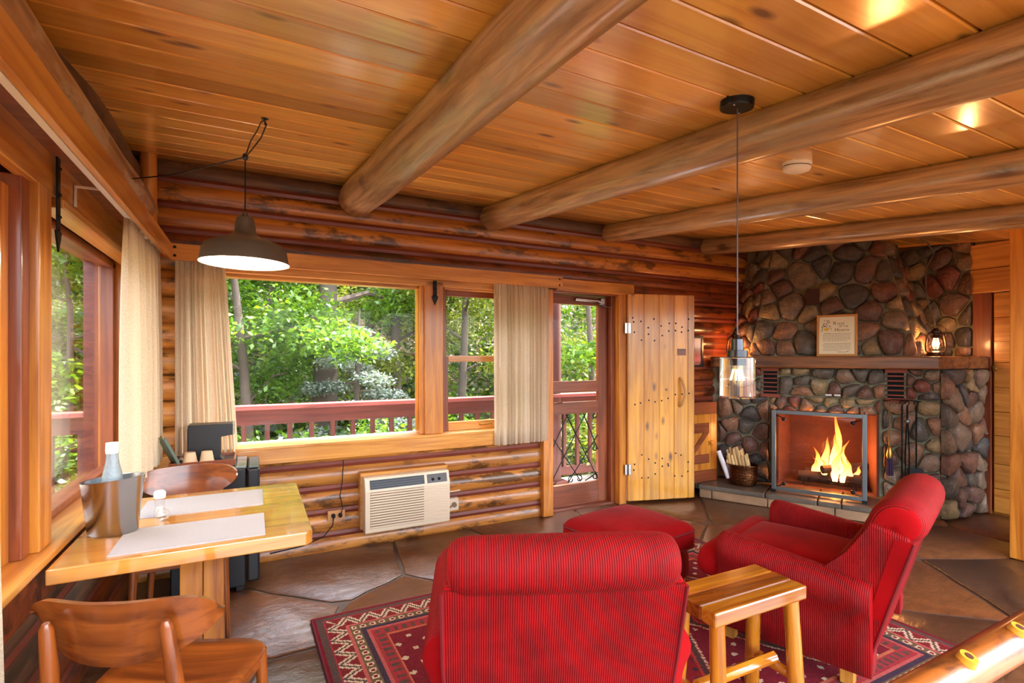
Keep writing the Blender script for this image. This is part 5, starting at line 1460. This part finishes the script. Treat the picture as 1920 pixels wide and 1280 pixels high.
# ------------------------------------------------------------------ LAMPS
# barn shade over the dining table
P0 = Vector((-0.03, 2.375, 0))
dl = empty('pendant_lamp', (P0.x, P0.y, 1.79), 0, 'dark bronze barn shade pendant lamp over the dining table', 'lamp')
shade = plain('bronze_shade', rgb(92, 84, 74), 0.42, 0.35, coat=0.1)
MB().lathe([(0.190, 0.0), (0.186, 0.012), (0.178, 0.055), (0.165, 0.075), (0.115, 0.095), (0.062, 0.115), (0.046, 0.13), (0.043, 0.16), (0.036, 0.19), (0.016, 0.198), (0.010, 0.215), (0.0, 0.216)], 48, sx=0.89, sy=0.89).build('shade', shade, dl, smooth=True)
MB().lathe([(0.190, 0.0), (0.183, 0.006), (0.174, 0.052), (0.160, 0.068), (0.10, 0.085), (0.05, 0.105), (0.0, 0.108)], 48, sx=0.89, sy=0.89).build('shade_lining', plain('white_enamel', rgb(244, 240, 232), 0.5), dl, smooth=True)
MB().ball((0, 0, 0.068), 0.034, 16, 12).build('bulb', emit('lamp_bulb', (1.0, 0.86, 0.68, 1), 30), dl, smooth=True)
kz = 2.235 - 1.79
MB().tube([(0, 0, 0.21), (0, 0, kz)], 0.0032, 6).build('cord', M['black'], dl)
MB().tube([(0.0, 0, kz), (0.02, 0.05, kz + 0.09), (0.045, 0.13, kz + 0.17), (0.06, 0.19, kz + 0.235), (0.075, 0.23, kz + 0.265), (0.085, 0.235, kz + 0.25), (0.06, 0.17, kz + 0.155), (0.02, 0.06, kz + 0.05), (0, 0, kz)], 0.0032, 6).build('cord_loop', M['black'], dl, smooth=True)
MB().ball((0, 0, kz), (0.012, 0.012, 0.016), 8, 6).build('cord_knot', M['black'], dl, smooth=True)
hk = Vector((0.078, 0.24, ceil_z(P0.y + 0.24) - 1.79))
MB().tube([hk, hk - Vector((0, 0, 0.03)), Vector((0.078, 0.23, kz + 0.268))], 0.003, 6).lathe([(0.0, -0.004), (0.016, -0.003), (0.016, 0.0)], 12, c=hk).build('ceiling_hook', M['iron'], dl)
MB().tube([(0, 0, kz), (-0.15, 0.14, kz - 0.02), (-0.30, 0.30, kz - 0.03), (-0.46, 0.46, kz - 0.02)], 0.0032, 6).build('swag_cord', M['black'], dl, smooth=True)
l = bpy.data.lights.new('pendant_light', 'POINT'); l.energy = 4; l.color = (1.0, 0.80, 0.58); l.shadow_soft_size = 0.035
lo_ = bpy.data.objects.new('pendant_light', l); COL.objects.link(lo_); lo_.parent = dl; lo_.location = (0, 0, 0.02)

# glass pendant above the log table
gx, gy_ = 1.608, 1.29
gp = empty('glass_pendant_lamp', (gx, gy_, 1.25), 0, 'clear glass cylinder pendant lamp hanging in front of the fireplace', 'lamp')
b = MB()
b.lathe([(0.062, 0.0), (0.062, 0.148), (0.0615, 0.15), (0.020, 0.15)], 40)
b.lathe([(0.057, 0.004), (0.057, 0.146), (0.020, 0.146)], 40)
b.lathe([(0.062, 0.0), (0.057, 0.004)], 40)
gm, gnt, gb = newmat('pendant_glass'); setin(gb, Base_Color=(0.97, 1, 0.99, 1), Roughness=0.02, Transmission_Weight=1.0, IOR=1.45)
b.build('glass_shade', gm, gp, smooth=True)
gun = plain('gunmetal', rgb(74, 76, 82), 0.25, 0.95)
MB().lathe([(0.0, 0.152), (0.036, 0.152), (0.036, 0.176), (0.022, 0.178), (0.021, 0.218), (0.010, 0.222), (0.006, 0.235), (0.0, 0.236)], 28).build('socket', gun, gp, smooth=True)
MB().lathe([(0.0, 0.145), (0.014, 0.145), (0.014, 0.12), (0.0, 0.12)], 14).build('bulb_base', M['white'], gp, smooth=True)
MB().lathe([(0.012, 0.12), (0.026, 0.095), (0.031, 0.072), (0.026, 0.05), (0.012, 0.039), (0.0, 0.037)], 20).build('bulb_glass', M['clear'], gp, smooth=True)
fe = emit('filament', (1.0, 0.62, 0.25, 1), 4)
for a in range(4):
    x, y = 0.011 * math.cos(a * PI / 2 + 0.4), 0.011 * math.sin(a * PI / 2 + 0.4)
    MB().tube([(x * 0.6, y * 0.6, 0.105), (x, y, 0.065)], 0.0018, 6).build('filament', fe, gp)
zc = ceil_z(gy_) - 1.25
MB().tube([(0, 0, 0.235), (0, 0, zc - 0.02)], 0.0028, 6).build('cord', plain('grey_lamp_cord', rgb(96, 96, 104), 0.4), gp)
cn = MB().lathe([(0.0, -0.028), (0.058, -0.028), (0.06, -0.025), (0.06, 0.004), (0.0, 0.004)], 32).build('canopy', M['blackm'], gp, loc=(0, 0, zc), rot=(TILT, 0, 0), smooth=True)
for a in (0.5, 0.5 + PI): MB().ball((0.045 * math.cos(a), 0.045 * math.sin(a), -0.029), 0.004, 8, 6).build('screw', M['steel'], cn, smooth=True)

# smoke detector
sy_ = 1.632
sd = empty('smoke_detector', (2.482, sy_, ceil_z(sy_)), 0, 'round white smoke detector on the ceiling between two beams', 'smoke detector')
sd.rotation_euler = (TILT, 0, 0)
MB().lathe([(0.0, -0.048), (0.045, -0.047), (0.062, -0.04), (0.066, -0.03), (0.066, -0.022)], 32).build('cover', M['white'], sd, smooth=True)
MB().lathe([(0.061, -0.023), (0.061, -0.017)], 32).build('vent_gap', M['hole_shade'], sd)
MB().lathe([(0.066, -0.018), (0.068, -0.012), (0.068, 0.002)], 32).build('base', M['white'], sd, smooth=True)

# ------------------------------------------------------------------ CURTAINS and their track
def curtain(name, a, b_, z0, z1, folds, amp, label, group=None, flare=1.0, seed=0, top_amp=0.45, a_low=None, b_low=None):
    """hanging between floor-plan points a and b_"""
    a, b_ = Vector(a), Vector(b_)
    al, bl = Vector(a_low or a), Vector(b_low or b_)
    e = empty(name, (a.x, a.y, z0), 0, label, 'curtain', group)
    nu, nvv = folds * 10, 14
    rn = random.Random(seed)
    ph = [rn.uniform(-0.9, 0.9) for _ in range(folds + 1)]; am = [rn.uniform(0.7, 1.2) for _ in range(folds + 1)]
    v = []
    for j in range(nvv + 1):
        t = j / nvv                      # 0 bottom .. 1 top
        for i in range(nu + 1):
            s = i / nu
            f = folds * (s + 0.35 / folds * math.sin(2 * PI * s * 2.3 + seed) + 0.22 / folds * math.sin(2 * PI * s * 5.1 + 2 * seed)); k_ = max(0, min(int(f), folds - 1))
            A = a.lerp(al, 1 - t); B = b_.lerp(bl, 1 - t)
            d = (B - A); nrm = Vector((-d.y, d.x)).normalized()
            w = math.sin(2 * PI * f + 0.5 * ph[k_] * (1 - t))
            w = math.copysign(abs(w) ** 0.75, w)
            p = A + d * s + nrm * (amp * am[k_] * (top_amp + (1 - top_amp) * (1 - t ** 3)) * w)
            v.append((p.x - a.x, p.y - a.y, (z1 - z0) * t))
    idx = np.arange((nu + 1) * (nvv + 1)).reshape(nvv + 1, nu + 1)
    fcs = np.stack([idx[:-1, :-1], idx[:-1, 1:], idx[1:, 1:], idx[1:, :-1]], -1).reshape(-1, 4)
    me = quad_mesh('panel', np.array(v), fcs)
    me.polygons.foreach_set('use_smooth', [True] * len(me.polygons))
    link('panel', me, M['linen'], e)
    b = MB()
    for i in range(folds):
        p = a.lerp(b_, (i + 0.25) / folds)
        b.tube([(p.x - a.x, p.y - a.y - 0.0, z1 - z0 - 0.11), (p.x - a.x, p.y - a.y, z1 - z0 - 0.0)], [0.004, 0.007], 6)
    tag(b.build('pleat_stitching', M['linen'], e, smooth=True), kind='stuff')
    return e
curtain('curtain', (-0.44, 3.795), (-0.165, 3.785), 0.70, 2.02, 11, 0.017, 'beige pleated curtain left of the big back window', 'pleated linen curtains', seed=1, b_low=(-0.085, 3.78))
curtain('curtain', (1.765, 3.76), (2.285, 3.76), 0.675, 2.02, 12, 0.022, 'beige pleated curtain between the back window and the door', 'pleated linen curtains', seed=2, a_low=(1.775, 3.755))
curtain('curtain', (-0.515, 2.86), (-0.515, 3.68), 0.78, 2.04, 9, 0.03, 'white lined curtain drawn back at the far end of the left window', 'pleated linen curtains', seed=3)
curtain('curtain', (-0.535, 1.15), (-0.535, 1.49), 0.60, 2.04, 6, 0.03, 'pale curtain edge at the far left of the picture', 'pleated linen curtains', seed=4, b_low=(-0.53, 1.575))
ctk = empty('curtain_track', (-0.515, 0.5, 2.04), 0, 'white curtain track with brackets behind the left valance', 'curtain track')
MB().b2(-0.012, 0.012, 0, 3.24, 0.0, 0.02, bev=0.003).build('rail', M['white'], ctk)
for y in (0.9, 2.02, 2.95):
    MB().b2(-0.10, 0.0, y - 0.009, y + 0.009, 0.022, 0.028).b2(-0.103, -0.098, y - 0.009, y + 0.009, -0.055, 0.028).build('bracket', M['white'], ctk)
ctb = empty('curtain_track', (-0.45, 3.79, 2.025), 0, 'white curtain track behind the back window valance', 'curtain track')
MB().b2(0, 2.76, -0.012, 0.012, 0.0, 0.018, bev=0.003).build('rail', M['white'], ctb)
for x in (0.15, 1.4, 2.65):
    MB().b2(x - 0.009, x + 0.009, 0.0, 0.05, 0.018, 0.023).build('bracket', M['white'], ctb)
MB().tube([(1.80, 3.725, 2.0), (1.80, 3.725, 1.9), (1.80, 3.725, 1.32)], 0.004, 6).build('curtain_wand', M['white'], None, smooth=True, label='thin white draw wand hanging on the curtain beside the door', cat='wand')
# ------------------------------------------------------------------ OUTSIDE: deck, railing
dk = empty('deck_floor', (0, 0, 0), 0, kind='structure')
plank_me = None
y = 4.07
while y < 5.15:
    if plank_me is None:
        o = MB().b2(-2.2, 6.2, 0.003, 0.137, -0.10, -0.06, bev=0.004, seg=1).build('deck_plank', wood('deck_board', rgb(222, 212, 208), rgb(188, 176, 172), 'X', rough=0.7, coat=0, knots=0, var=0.15), dk)
        plank_me = o.data
    else: o = link('deck_plank', plank_me, None, dk)
    o.location = (0, y, 0); y += 0.14
rlo = empty('deck_railing', (-2.2, 5.0, -0.06), 0, 'dark red wooden deck railing with square balusters outside the back window', 'railing')
MB().b2(0, 8.4, -0.07, 0.07, 1.0, 1.038, bev=0.006).build('top_rail', wood('rail_cap', rgb(150, 84, 78), rgb(112, 56, 52), 'X', rough=0.5, coat=0.1, knots=0, var=0.02), rlo)
MB().b2(0, 8.4, -0.025, 0.025, 0.865, 1.0, bev=0.004).build('upper_board', M['deck'], rlo)
MB().b2(0, 8.4, -0.025, 0.025, 0.08, 0.18, bev=0.004).build('lower_board', M['deck'], rlo)
bm_ = None
x = 0.09
while x < 8.3:
    if abs(x - 5.33) > 0.1:
        if bm_ is None:
            o = MB().b2(-0.021, 0.021, -0.021, 0.021, 0.14, 0.90, bev=0.003, seg=1).build('baluster', M['deckZ'], rlo); bm_ = o.data
        else: o = link('baluster', bm_, None, rlo)
        o.location = (x, 0, 0)
    x += 0.185
dp = empty('deck_post', (3.13, 5.02, -0.06), 0, 'dark red round deck post seen through the screen door', 'post')
MB().tube([(0, 0, 0), (0, 0, 1.3), (0, 0, 2.75)], [0.085, 0.08, 0.078], 16).build('shaft', M['deckZ'], dp, smooth=True)
MB().b2(-0.13, 0.13, -0.13, 0.13, 0, 0.03, bev=0.005).build('base_plate', M['deck'], dp)
# ground rising into a wooded bank
gx_ = np.linspace(-24, 30, 55); gy2 = np.linspace(-6, 34, 41)
GXX, GYY = np.meshgrid(gx_, gy2)
hgt = -0.95 + 0.0 * GXX
ridge = np.clip((np.hypot(GXX - 1.5, GYY - 1.0) - 9.0) / 16.0, 0, 1)
hgt = hgt + 9.0 * ridge ** 1.3 + 0.25 * np.sin(GXX * 1.3) * np.cos(GYY * 1.1)
hgt = np.where(GYY < -1, np.minimum(hgt, -0.9), hgt)
idx = np.arange(GXX.size).reshape(GXX.shape)
me = quad_mesh('ground', np.stack([GXX, GYY, hgt], -1).reshape(-1, 3), np.stack([idx[:-1, :-1], idx[:-1, 1:], idx[1:, 1:], idx[1:, :-1]], -1).reshape(-1, 4))
gmat = plain('forest_ground', rgb(112, 100, 78), 0.95, bump=0.8, bscale=6, var=0.5)
link('ground', me, gmat, kind='structure')

def leaf_mat(name, c0, c1, trans=0.45):
    m = bpy.data.materials.new(name); m.use_nodes = True
    nt = m.node_tree; nt.nodes.clear(); L = nt.links.new
    out = nd(nt, 'ShaderNodeOutputMaterial'); mx = nd(nt, 'ShaderNodeMixShader'); mx.inputs[0].default_value = trans
    mx2 = nd(nt, 'ShaderNodeMixShader'); mx2.inputs[0].default_value = 0.06
    d = nd(nt, 'ShaderNodeBsdfDiffuse'); t = nd(nt, 'ShaderNodeBsdfTranslucent'); g = nd(nt, 'ShaderNodeBsdfGlossy'); g.inputs['Roughness'].default_value = 0.35
    ge = nd(nt, 'ShaderNodeNewGeometry'); rp = ramp(nt, [(0.0, c0), (1.0, c1)]); L(ge.outputs['Random Per Island'], rp.inputs[0])
    L(rp.outputs[0], d.inputs[0])
    L(mixc(nt, 'MULTIPLY', 1.0, rp.outputs[0], (1.25, 1.15, 0.5, 1)), t.inputs[0])
    L(d.outputs[0], mx.inputs[1]); L(t.outputs[0], mx.inputs[2]); L(mx.outputs[0], mx2.inputs[1]); L(g.outputs[0], mx2.inputs[2]); L(mx2.outputs[0], out.inputs[0])
    return m
LF = {'bright': leaf_mat('leaf_bright', rgb(54, 94, 22), rgb(128, 168, 50)), 'yellow': leaf_mat('leaf_yellow', rgb(70, 92, 22), rgb(166, 176, 68)),
      'deep': leaf_mat('leaf_deep', rgb(28, 52, 18), rgb(84, 114, 38)), 'silver': leaf_mat('leaf_silver', rgb(104, 124, 116), rgb(190, 200, 190), 0.2)}
barkm = plain('tree_bark', rgb(98, 84, 74), 0.9, bump=1.0, bscale=14, var=0.4)
def at(px, Z, z=0.0):
    t = (px - 960) / FPX; c, s = math.cos(R(YAW)), math.sin(R(YAW))
    return Vector((Z * (t * c + s), Z * (c - t * s), z))
def leaves(rs, clumps, n, size, droop=0.3):
    """n leaf blades scattered through ellipsoid clumps -> folded 4-vertex blades"""
    c = np.array([k[0] for k in clumps]); r = np.array([k[1] for k in clumps])
    w = np.prod(r, 1) ** 0.6; w /= w.sum()
    ki = rs.choice(len(clumps), n, p=w)
    d = rs.normal(size=(n, 3)); d /= np.linalg.norm(d, axis=1)[:, None]
    rad = rs.rand(n) ** 0.45
    P = c[ki] + d * rad[:, None] * r[ki]
    a = rs.normal(size=(n, 3)); a[:, 2] = a[:, 2] * 0.5 - droop; a /= np.linalg.norm(a, axis=1)[:, None]
    up = rs.normal(size=(n, 3)) * 0.6 + np.array([0, 0, 1.0])
    bb = np.cross(a, up); bb /= np.linalg.norm(bb, axis=1)[:, None] + 1e-9
    nn_ = np.cross(bb, a)
    s = (size * (0.6 + 0.8 * rs.rand(n)))[:, None]
    v = np.stack([P, P + a * s * 0.5 + bb * s * 0.27 + nn_ * s * 0.08, P + a * s, P + a * s * 0.5 - bb * s * 0.27 + nn_ * s * 0.08], 1).reshape(-1, 3)
    f = np.arange(4 * n).reshape(-1, 4)
    return v, f
def tree(px, Z, base, h, rt, rc, kind, n, label, name='broadleaf_tree', seed=0, size=0.085, low=0.25, nb=9, group='trees beyond the deck'):
    rs = np.random.RandomState(seed); rn = random.Random(seed)
    p = at(px, Z); e = empty(name, (p.x, p.y, base), 0, label, 'tree', group)
    lean = rn.uniform(-0.06, 0.06)
    path = [(lean * h * t + 0.12 * math.sin(5 * t + seed) * t, 0.1 * math.sin(4 * t + 2 * seed) * t, h * t) for t in (0, 0.2, 0.4, 0.6, 0.8, 1.0)]
    MB().tube(path, [rt, rt * 0.85, rt * 0.7, rt * 0.52, rt * 0.36, rt * 0.15], 9).build('trunk', barkm, e, smooth=True)
    clumps = []
    for i in range(nb):
        t = low + (1 - low) * (i + 0.5) / nb; a = i * 2.4 + seed
        q = Vector(path[min(5, int(t * 5))]).lerp(Vector(path[min(5, int(t * 5) + 1)]), (t * 5) % 1)
        L_ = rc * (1.15 - 0.5 * abs(t - 0.5)) * rn.uniform(0.7, 1.1)
        end = q + Vector((math.cos(a) * L_, math.sin(a) * L_, rn.uniform(-0.1, 0.45) * L_))
        mid = q.lerp(end, 0.5) + Vector((0, 0, 0.12 * L_))
        MB().tube([q, mid, end], [rt * 0.28, rt * 0.2, rt * 0.06], 6).build('branch', barkm, e, smooth=True)
        for f in (0.45, 0.8, 1.05):
            cpt = q.lerp(end, f) + Vector((rn.uniform(-.2, .2), rn.uniform(-.2, .2), rn.uniform(-0.15, 0.2)))
            clumps.append((tuple(cpt), (rc * rn.uniform(0.28, 0.5), rc * rn.uniform(0.28, 0.5), rc * rn.uniform(0.16, 0.3))))
    v, f = leaves(rs, clumps, n, size)
    link('crown', quad_mesh('crown', v, f), LF[kind], e, kind='stuff')
    return e
T = 'young tree with bright green leaves '
tree(470, 7.2, -0.9, 5.6, 0.09, 1.25, 'bright', 15000, 'bright green tree close to the railing left of the big window', seed=1, size=0.085)
tree(600, 8.6, -0.9, 6.5, 0.26, 1.5, 'bright', 13000, 'thick grey trunk tree standing behind the left balusters', seed=2, size=0.085, low=0.3)
tree(330, 8.5, -0.9, 6.5, 0.11, 1.6, 'bright', 15000, 'bright green tree hidden partly by the left curtain', seed=15, size=0.085)
tree(750, 10.5, -0.9, 7.0, 0.13, 1.7, 'yellow', 15000, 'pale blossoming tree at the right side of the big window', seed=4, size=0.085)
tree(690, 13.5, -0.2, 8.0, 0.17, 2.3, 'deep', 15000, 'dark green tree deep in the woods behind the big window', seed=5, size=0.11)
tree(520, 13.0, -0.2, 8.0, 0.17, 2.3, 'deep', 15000, 'dark green tree deep in the woods behind the left half of the window', seed=16, size=0.11)
tree(860, 10.0, -0.9, 7.0, 0.10, 1.6, 'yellow', 15000, 'yellow green tree behind the double hung window', seed=6, size=0.085)
tree(940, 12.5, -0.4, 8.0, 0.15, 2.2, 'yellow', 15000, 'yellow green tree farther back behind the right curtain', seed=7, size=0.10)
tree(1115, 8.4, -0.9, 6.0, 0.07, 1.2, 'bright', 9000, 'slim forked tree seen through the screen door', seed=8, size=0.09)
tree(1180, 11.5, -0.5, 7.0, 0.12, 2.0, 'yellow', 13000, 'yellow green tree behind the screen door', seed=9, size=0.10)
tree(1040, 15.0, 1.0, 8.0, 0.16, 2.6, 'deep', 13000, 'dark tree far behind the deck post', seed=10, size=0.12)
tree(800, 17.0, 2.0, 9.0, 0.2, 3.0, 'deep', 15000, 'dark tree on the bank far behind the mullion', seed=11, size=0.13)
tree(400, 17.0, 2.0, 9.0, 0.2, 3.0, 'deep', 15000, 'dark tree on the bank far behind the left curtain', seed=17, size=0.13)
tree(120, 5.2, -0.9, 4.6, 0.05, 1.0, 'bright', 15000, 'bright green tree outside the left window', seed=12, size=0.085)
tree(190, 7.5, -0.9, 6.0, 0.10, 1.5, 'deep', 13000, 'grey branched tree farther outside the left window', seed=13, size=0.085)
tree(60, 9.5, -0.6, 7.0, 0.13, 2.2, 'bright', 15000, 'large leafy tree behind the others outside the left window', seed=14, size=0.10)
# silver spruce
p = at(668, 8.2); sp = empty('silver_spruce', (p.x, p.y, -0.9), 0, 'silver blue spruce boughs in the middle of the big window', 'tree', 'trees beyond the deck')
MB().tube([(0, 0, 0), (0, 0, 1.6), (0.05, 0, 3.1)], [0.07, 0.05, 0.015], 8).build('trunk', barkm, sp, smooth=True)
clumps = []; rn = random.Random(77)
for i in range(16):
    z = 0.6 + 2.3 * i / 16; a = i * 2.4; L_ = 1.45 * (1 - z / 3.5)
    end = Vector((math.cos(a) * L_, math.sin(a) * L_, z - 0.12))
    MB().tube([(0, 0, z), end * 0.55 + Vector((0, 0, z * 0.45 + 0.05)), end], [0.018, 0.012, 0.004], 5).build('branch', barkm, sp, smooth=True)
    for f in (0.5, 0.75, 1.0): clumps.append(((end.x * f, end.y * f, z - 0.1 * f), (0.26, 0.26, 0.11)))
v, f = leaves(np.random.RandomState(78), clumps, 13000, 0.06)
link('crown', quad_mesh('crown', v, f), LF['silver'], sp, kind='stuff')
# shrubs seen between the balusters
shr = [(460, 6.3, 'deep', 'low fern like shrub below the railing beside the left curtain'), (525, 6.6, 'bright', 'bright low shrub behind the second bay of balusters'), (655, 6.5, 'bright', 'bright low shrub in front of the thick grey trunk'),
       (730, 6.8, 'deep', 'dark low shrub below the middle of the railing'), (790, 6.6, 'bright', 'low shrub below the railing beside the mullion'), (880, 7.0, 'bright', 'low shrub below the double hung window'),
       (1085, 6.7, 'yellow', 'sunlit shrub seen through the lattice of the screen door'), (1135, 7.2, 'bright', 'leafy shrub at the right edge of the screen door'), (1000, 6.8, 'deep', 'dark shrub hidden behind the right curtain'),
       (150, 4.6, 'deep', 'dark low shrub outside the left window'), (590, 6.0, 'bright', 'fern between the railing and the thick grey trunk')]
for i, (px, Z, kd, lb) in enumerate(shr):
    p = at(px, Z); e = empty('shrub', (p.x, p.y, -0.95), 0, lb, 'shrub', 'shrubs below the deck')
    rn = random.Random(200 + i); clumps = []
    for j in range(7):
        a = j * 2.4; end = Vector((math.cos(a) * 0.42, math.sin(a) * 0.42, rn.uniform(0.6, 1.35)))
        MB().tube([(0, 0, 0), end * 0.6 + Vector((0, 0, 0.15)), end], [0.015, 0.01, 0.004], 5).build('stem', barkm, e)
        clumps.append((tuple(end), (0.36, 0.36, 0.30))); clumps.append((tuple(end * 0.6), (0.3, 0.3, 0.3)))
    v, f = leaves(np.random.RandomState(300 + i), clumps, 3600, 0.075)
    link('crown', quad_mesh('crown', v, f), LF[kd], e, kind='stuff')
# undergrowth covering the bank
rs = np.random.RandomState(55)
def ground_h(x, y):
    r_ = np.clip((np.hypot(x - 1.5, y - 1.0) - 9.0) / 16.0, 0, 1)
    return -0.95 + 9.0 * r_ ** 1.3
for kd, n_, s_, lb, seed_ in (('deep', 60000, 0.17, 'dark leafy undergrowth covering the wooded bank', 1), ('yellow', 29000, 0.13, 'sunlit yellow green undergrowth scattered over the wooded bank', 2), ('bright', 40000, 0.13, 'bright green undergrowth scattered over the wooded bank', 3)):
    rs = np.random.RandomState(seed_)
    m_ = 1500
    ang = rs.uniform(R(20), R(150), m_); rad = rs.uniform(6.8, 22.0, m_)
    cx_, cy_ = 0.5 + rad * np.cos(ang), rad * np.sin(ang)
    keep = cy_ > 5.9
    cx_, cy_, rad = cx_[keep], cy_[keep], rad[keep]
    hz = ground_h(cx_, cy_) + rs.uniform(0.1, 0.9, len(cx_)) * (0.5 + rad * 0.10)
    sz = 0.25 + 0.028 * rad
    cl = [((a_, b_, c_), (q_, q_, q_ * 0.6)) for a_, b_, c_, q_ in zip(cx_, cy_, hz, sz)]
    v, f = leaves(rs, cl, n_, s_)
    link('undergrowth', quad_mesh('undergrowth', v, f), LF[kd], kind='stuff', label=lb, cat='undergrowth')
# neighbouring cabin roof among the trees
p = at(655, 15.5); nb_ = empty('neighbour_cabin', (p.x, p.y, 0.2), R(-20), 'red roofed cabin half hidden among the trees', 'building')
MB().b2(-2.0, 2.0, 0, 3.0, -1.2, 1.45).build('wall', M['logdark'], nb_)
MB().prism([(-2.3, -0.5), (2.3, -0.5), (2.3, 3.3), (-2.3, 3.3)], 1.45, 1.55, M=Matrix.Rotation(R(18), 4, 'X')).build('roof', plain('roof_shingle', rgb(176, 138, 126), 0.8, bump=0.5, bscale=20, var=0.2), nb_)
# twig fence beyond the left window
tf = empty('twig_fence', (-3.9, 5.9, -0.9), R(6), 'rustic branch fence with a brown rail outside the left window', 'fence')
MB().b2(0, 2.9, -0.04, 0.04, 1.32, 1.47, bev=0.006).build('fence_rail', M['deck'], tf)
rn = random.Random(31)
for i in range(9):
    x = 0.15 + 0.33 * i
    MB().tube([(x, 0, 0), (x + rn.uniform(-.1, .1), 0.0, 0.7), (x + rn.uniform(-.25, .25), 0, 1.34)], [0.04, 0.032, 0.025], 7).build('branch_picket', barkm, tf, smooth=True)
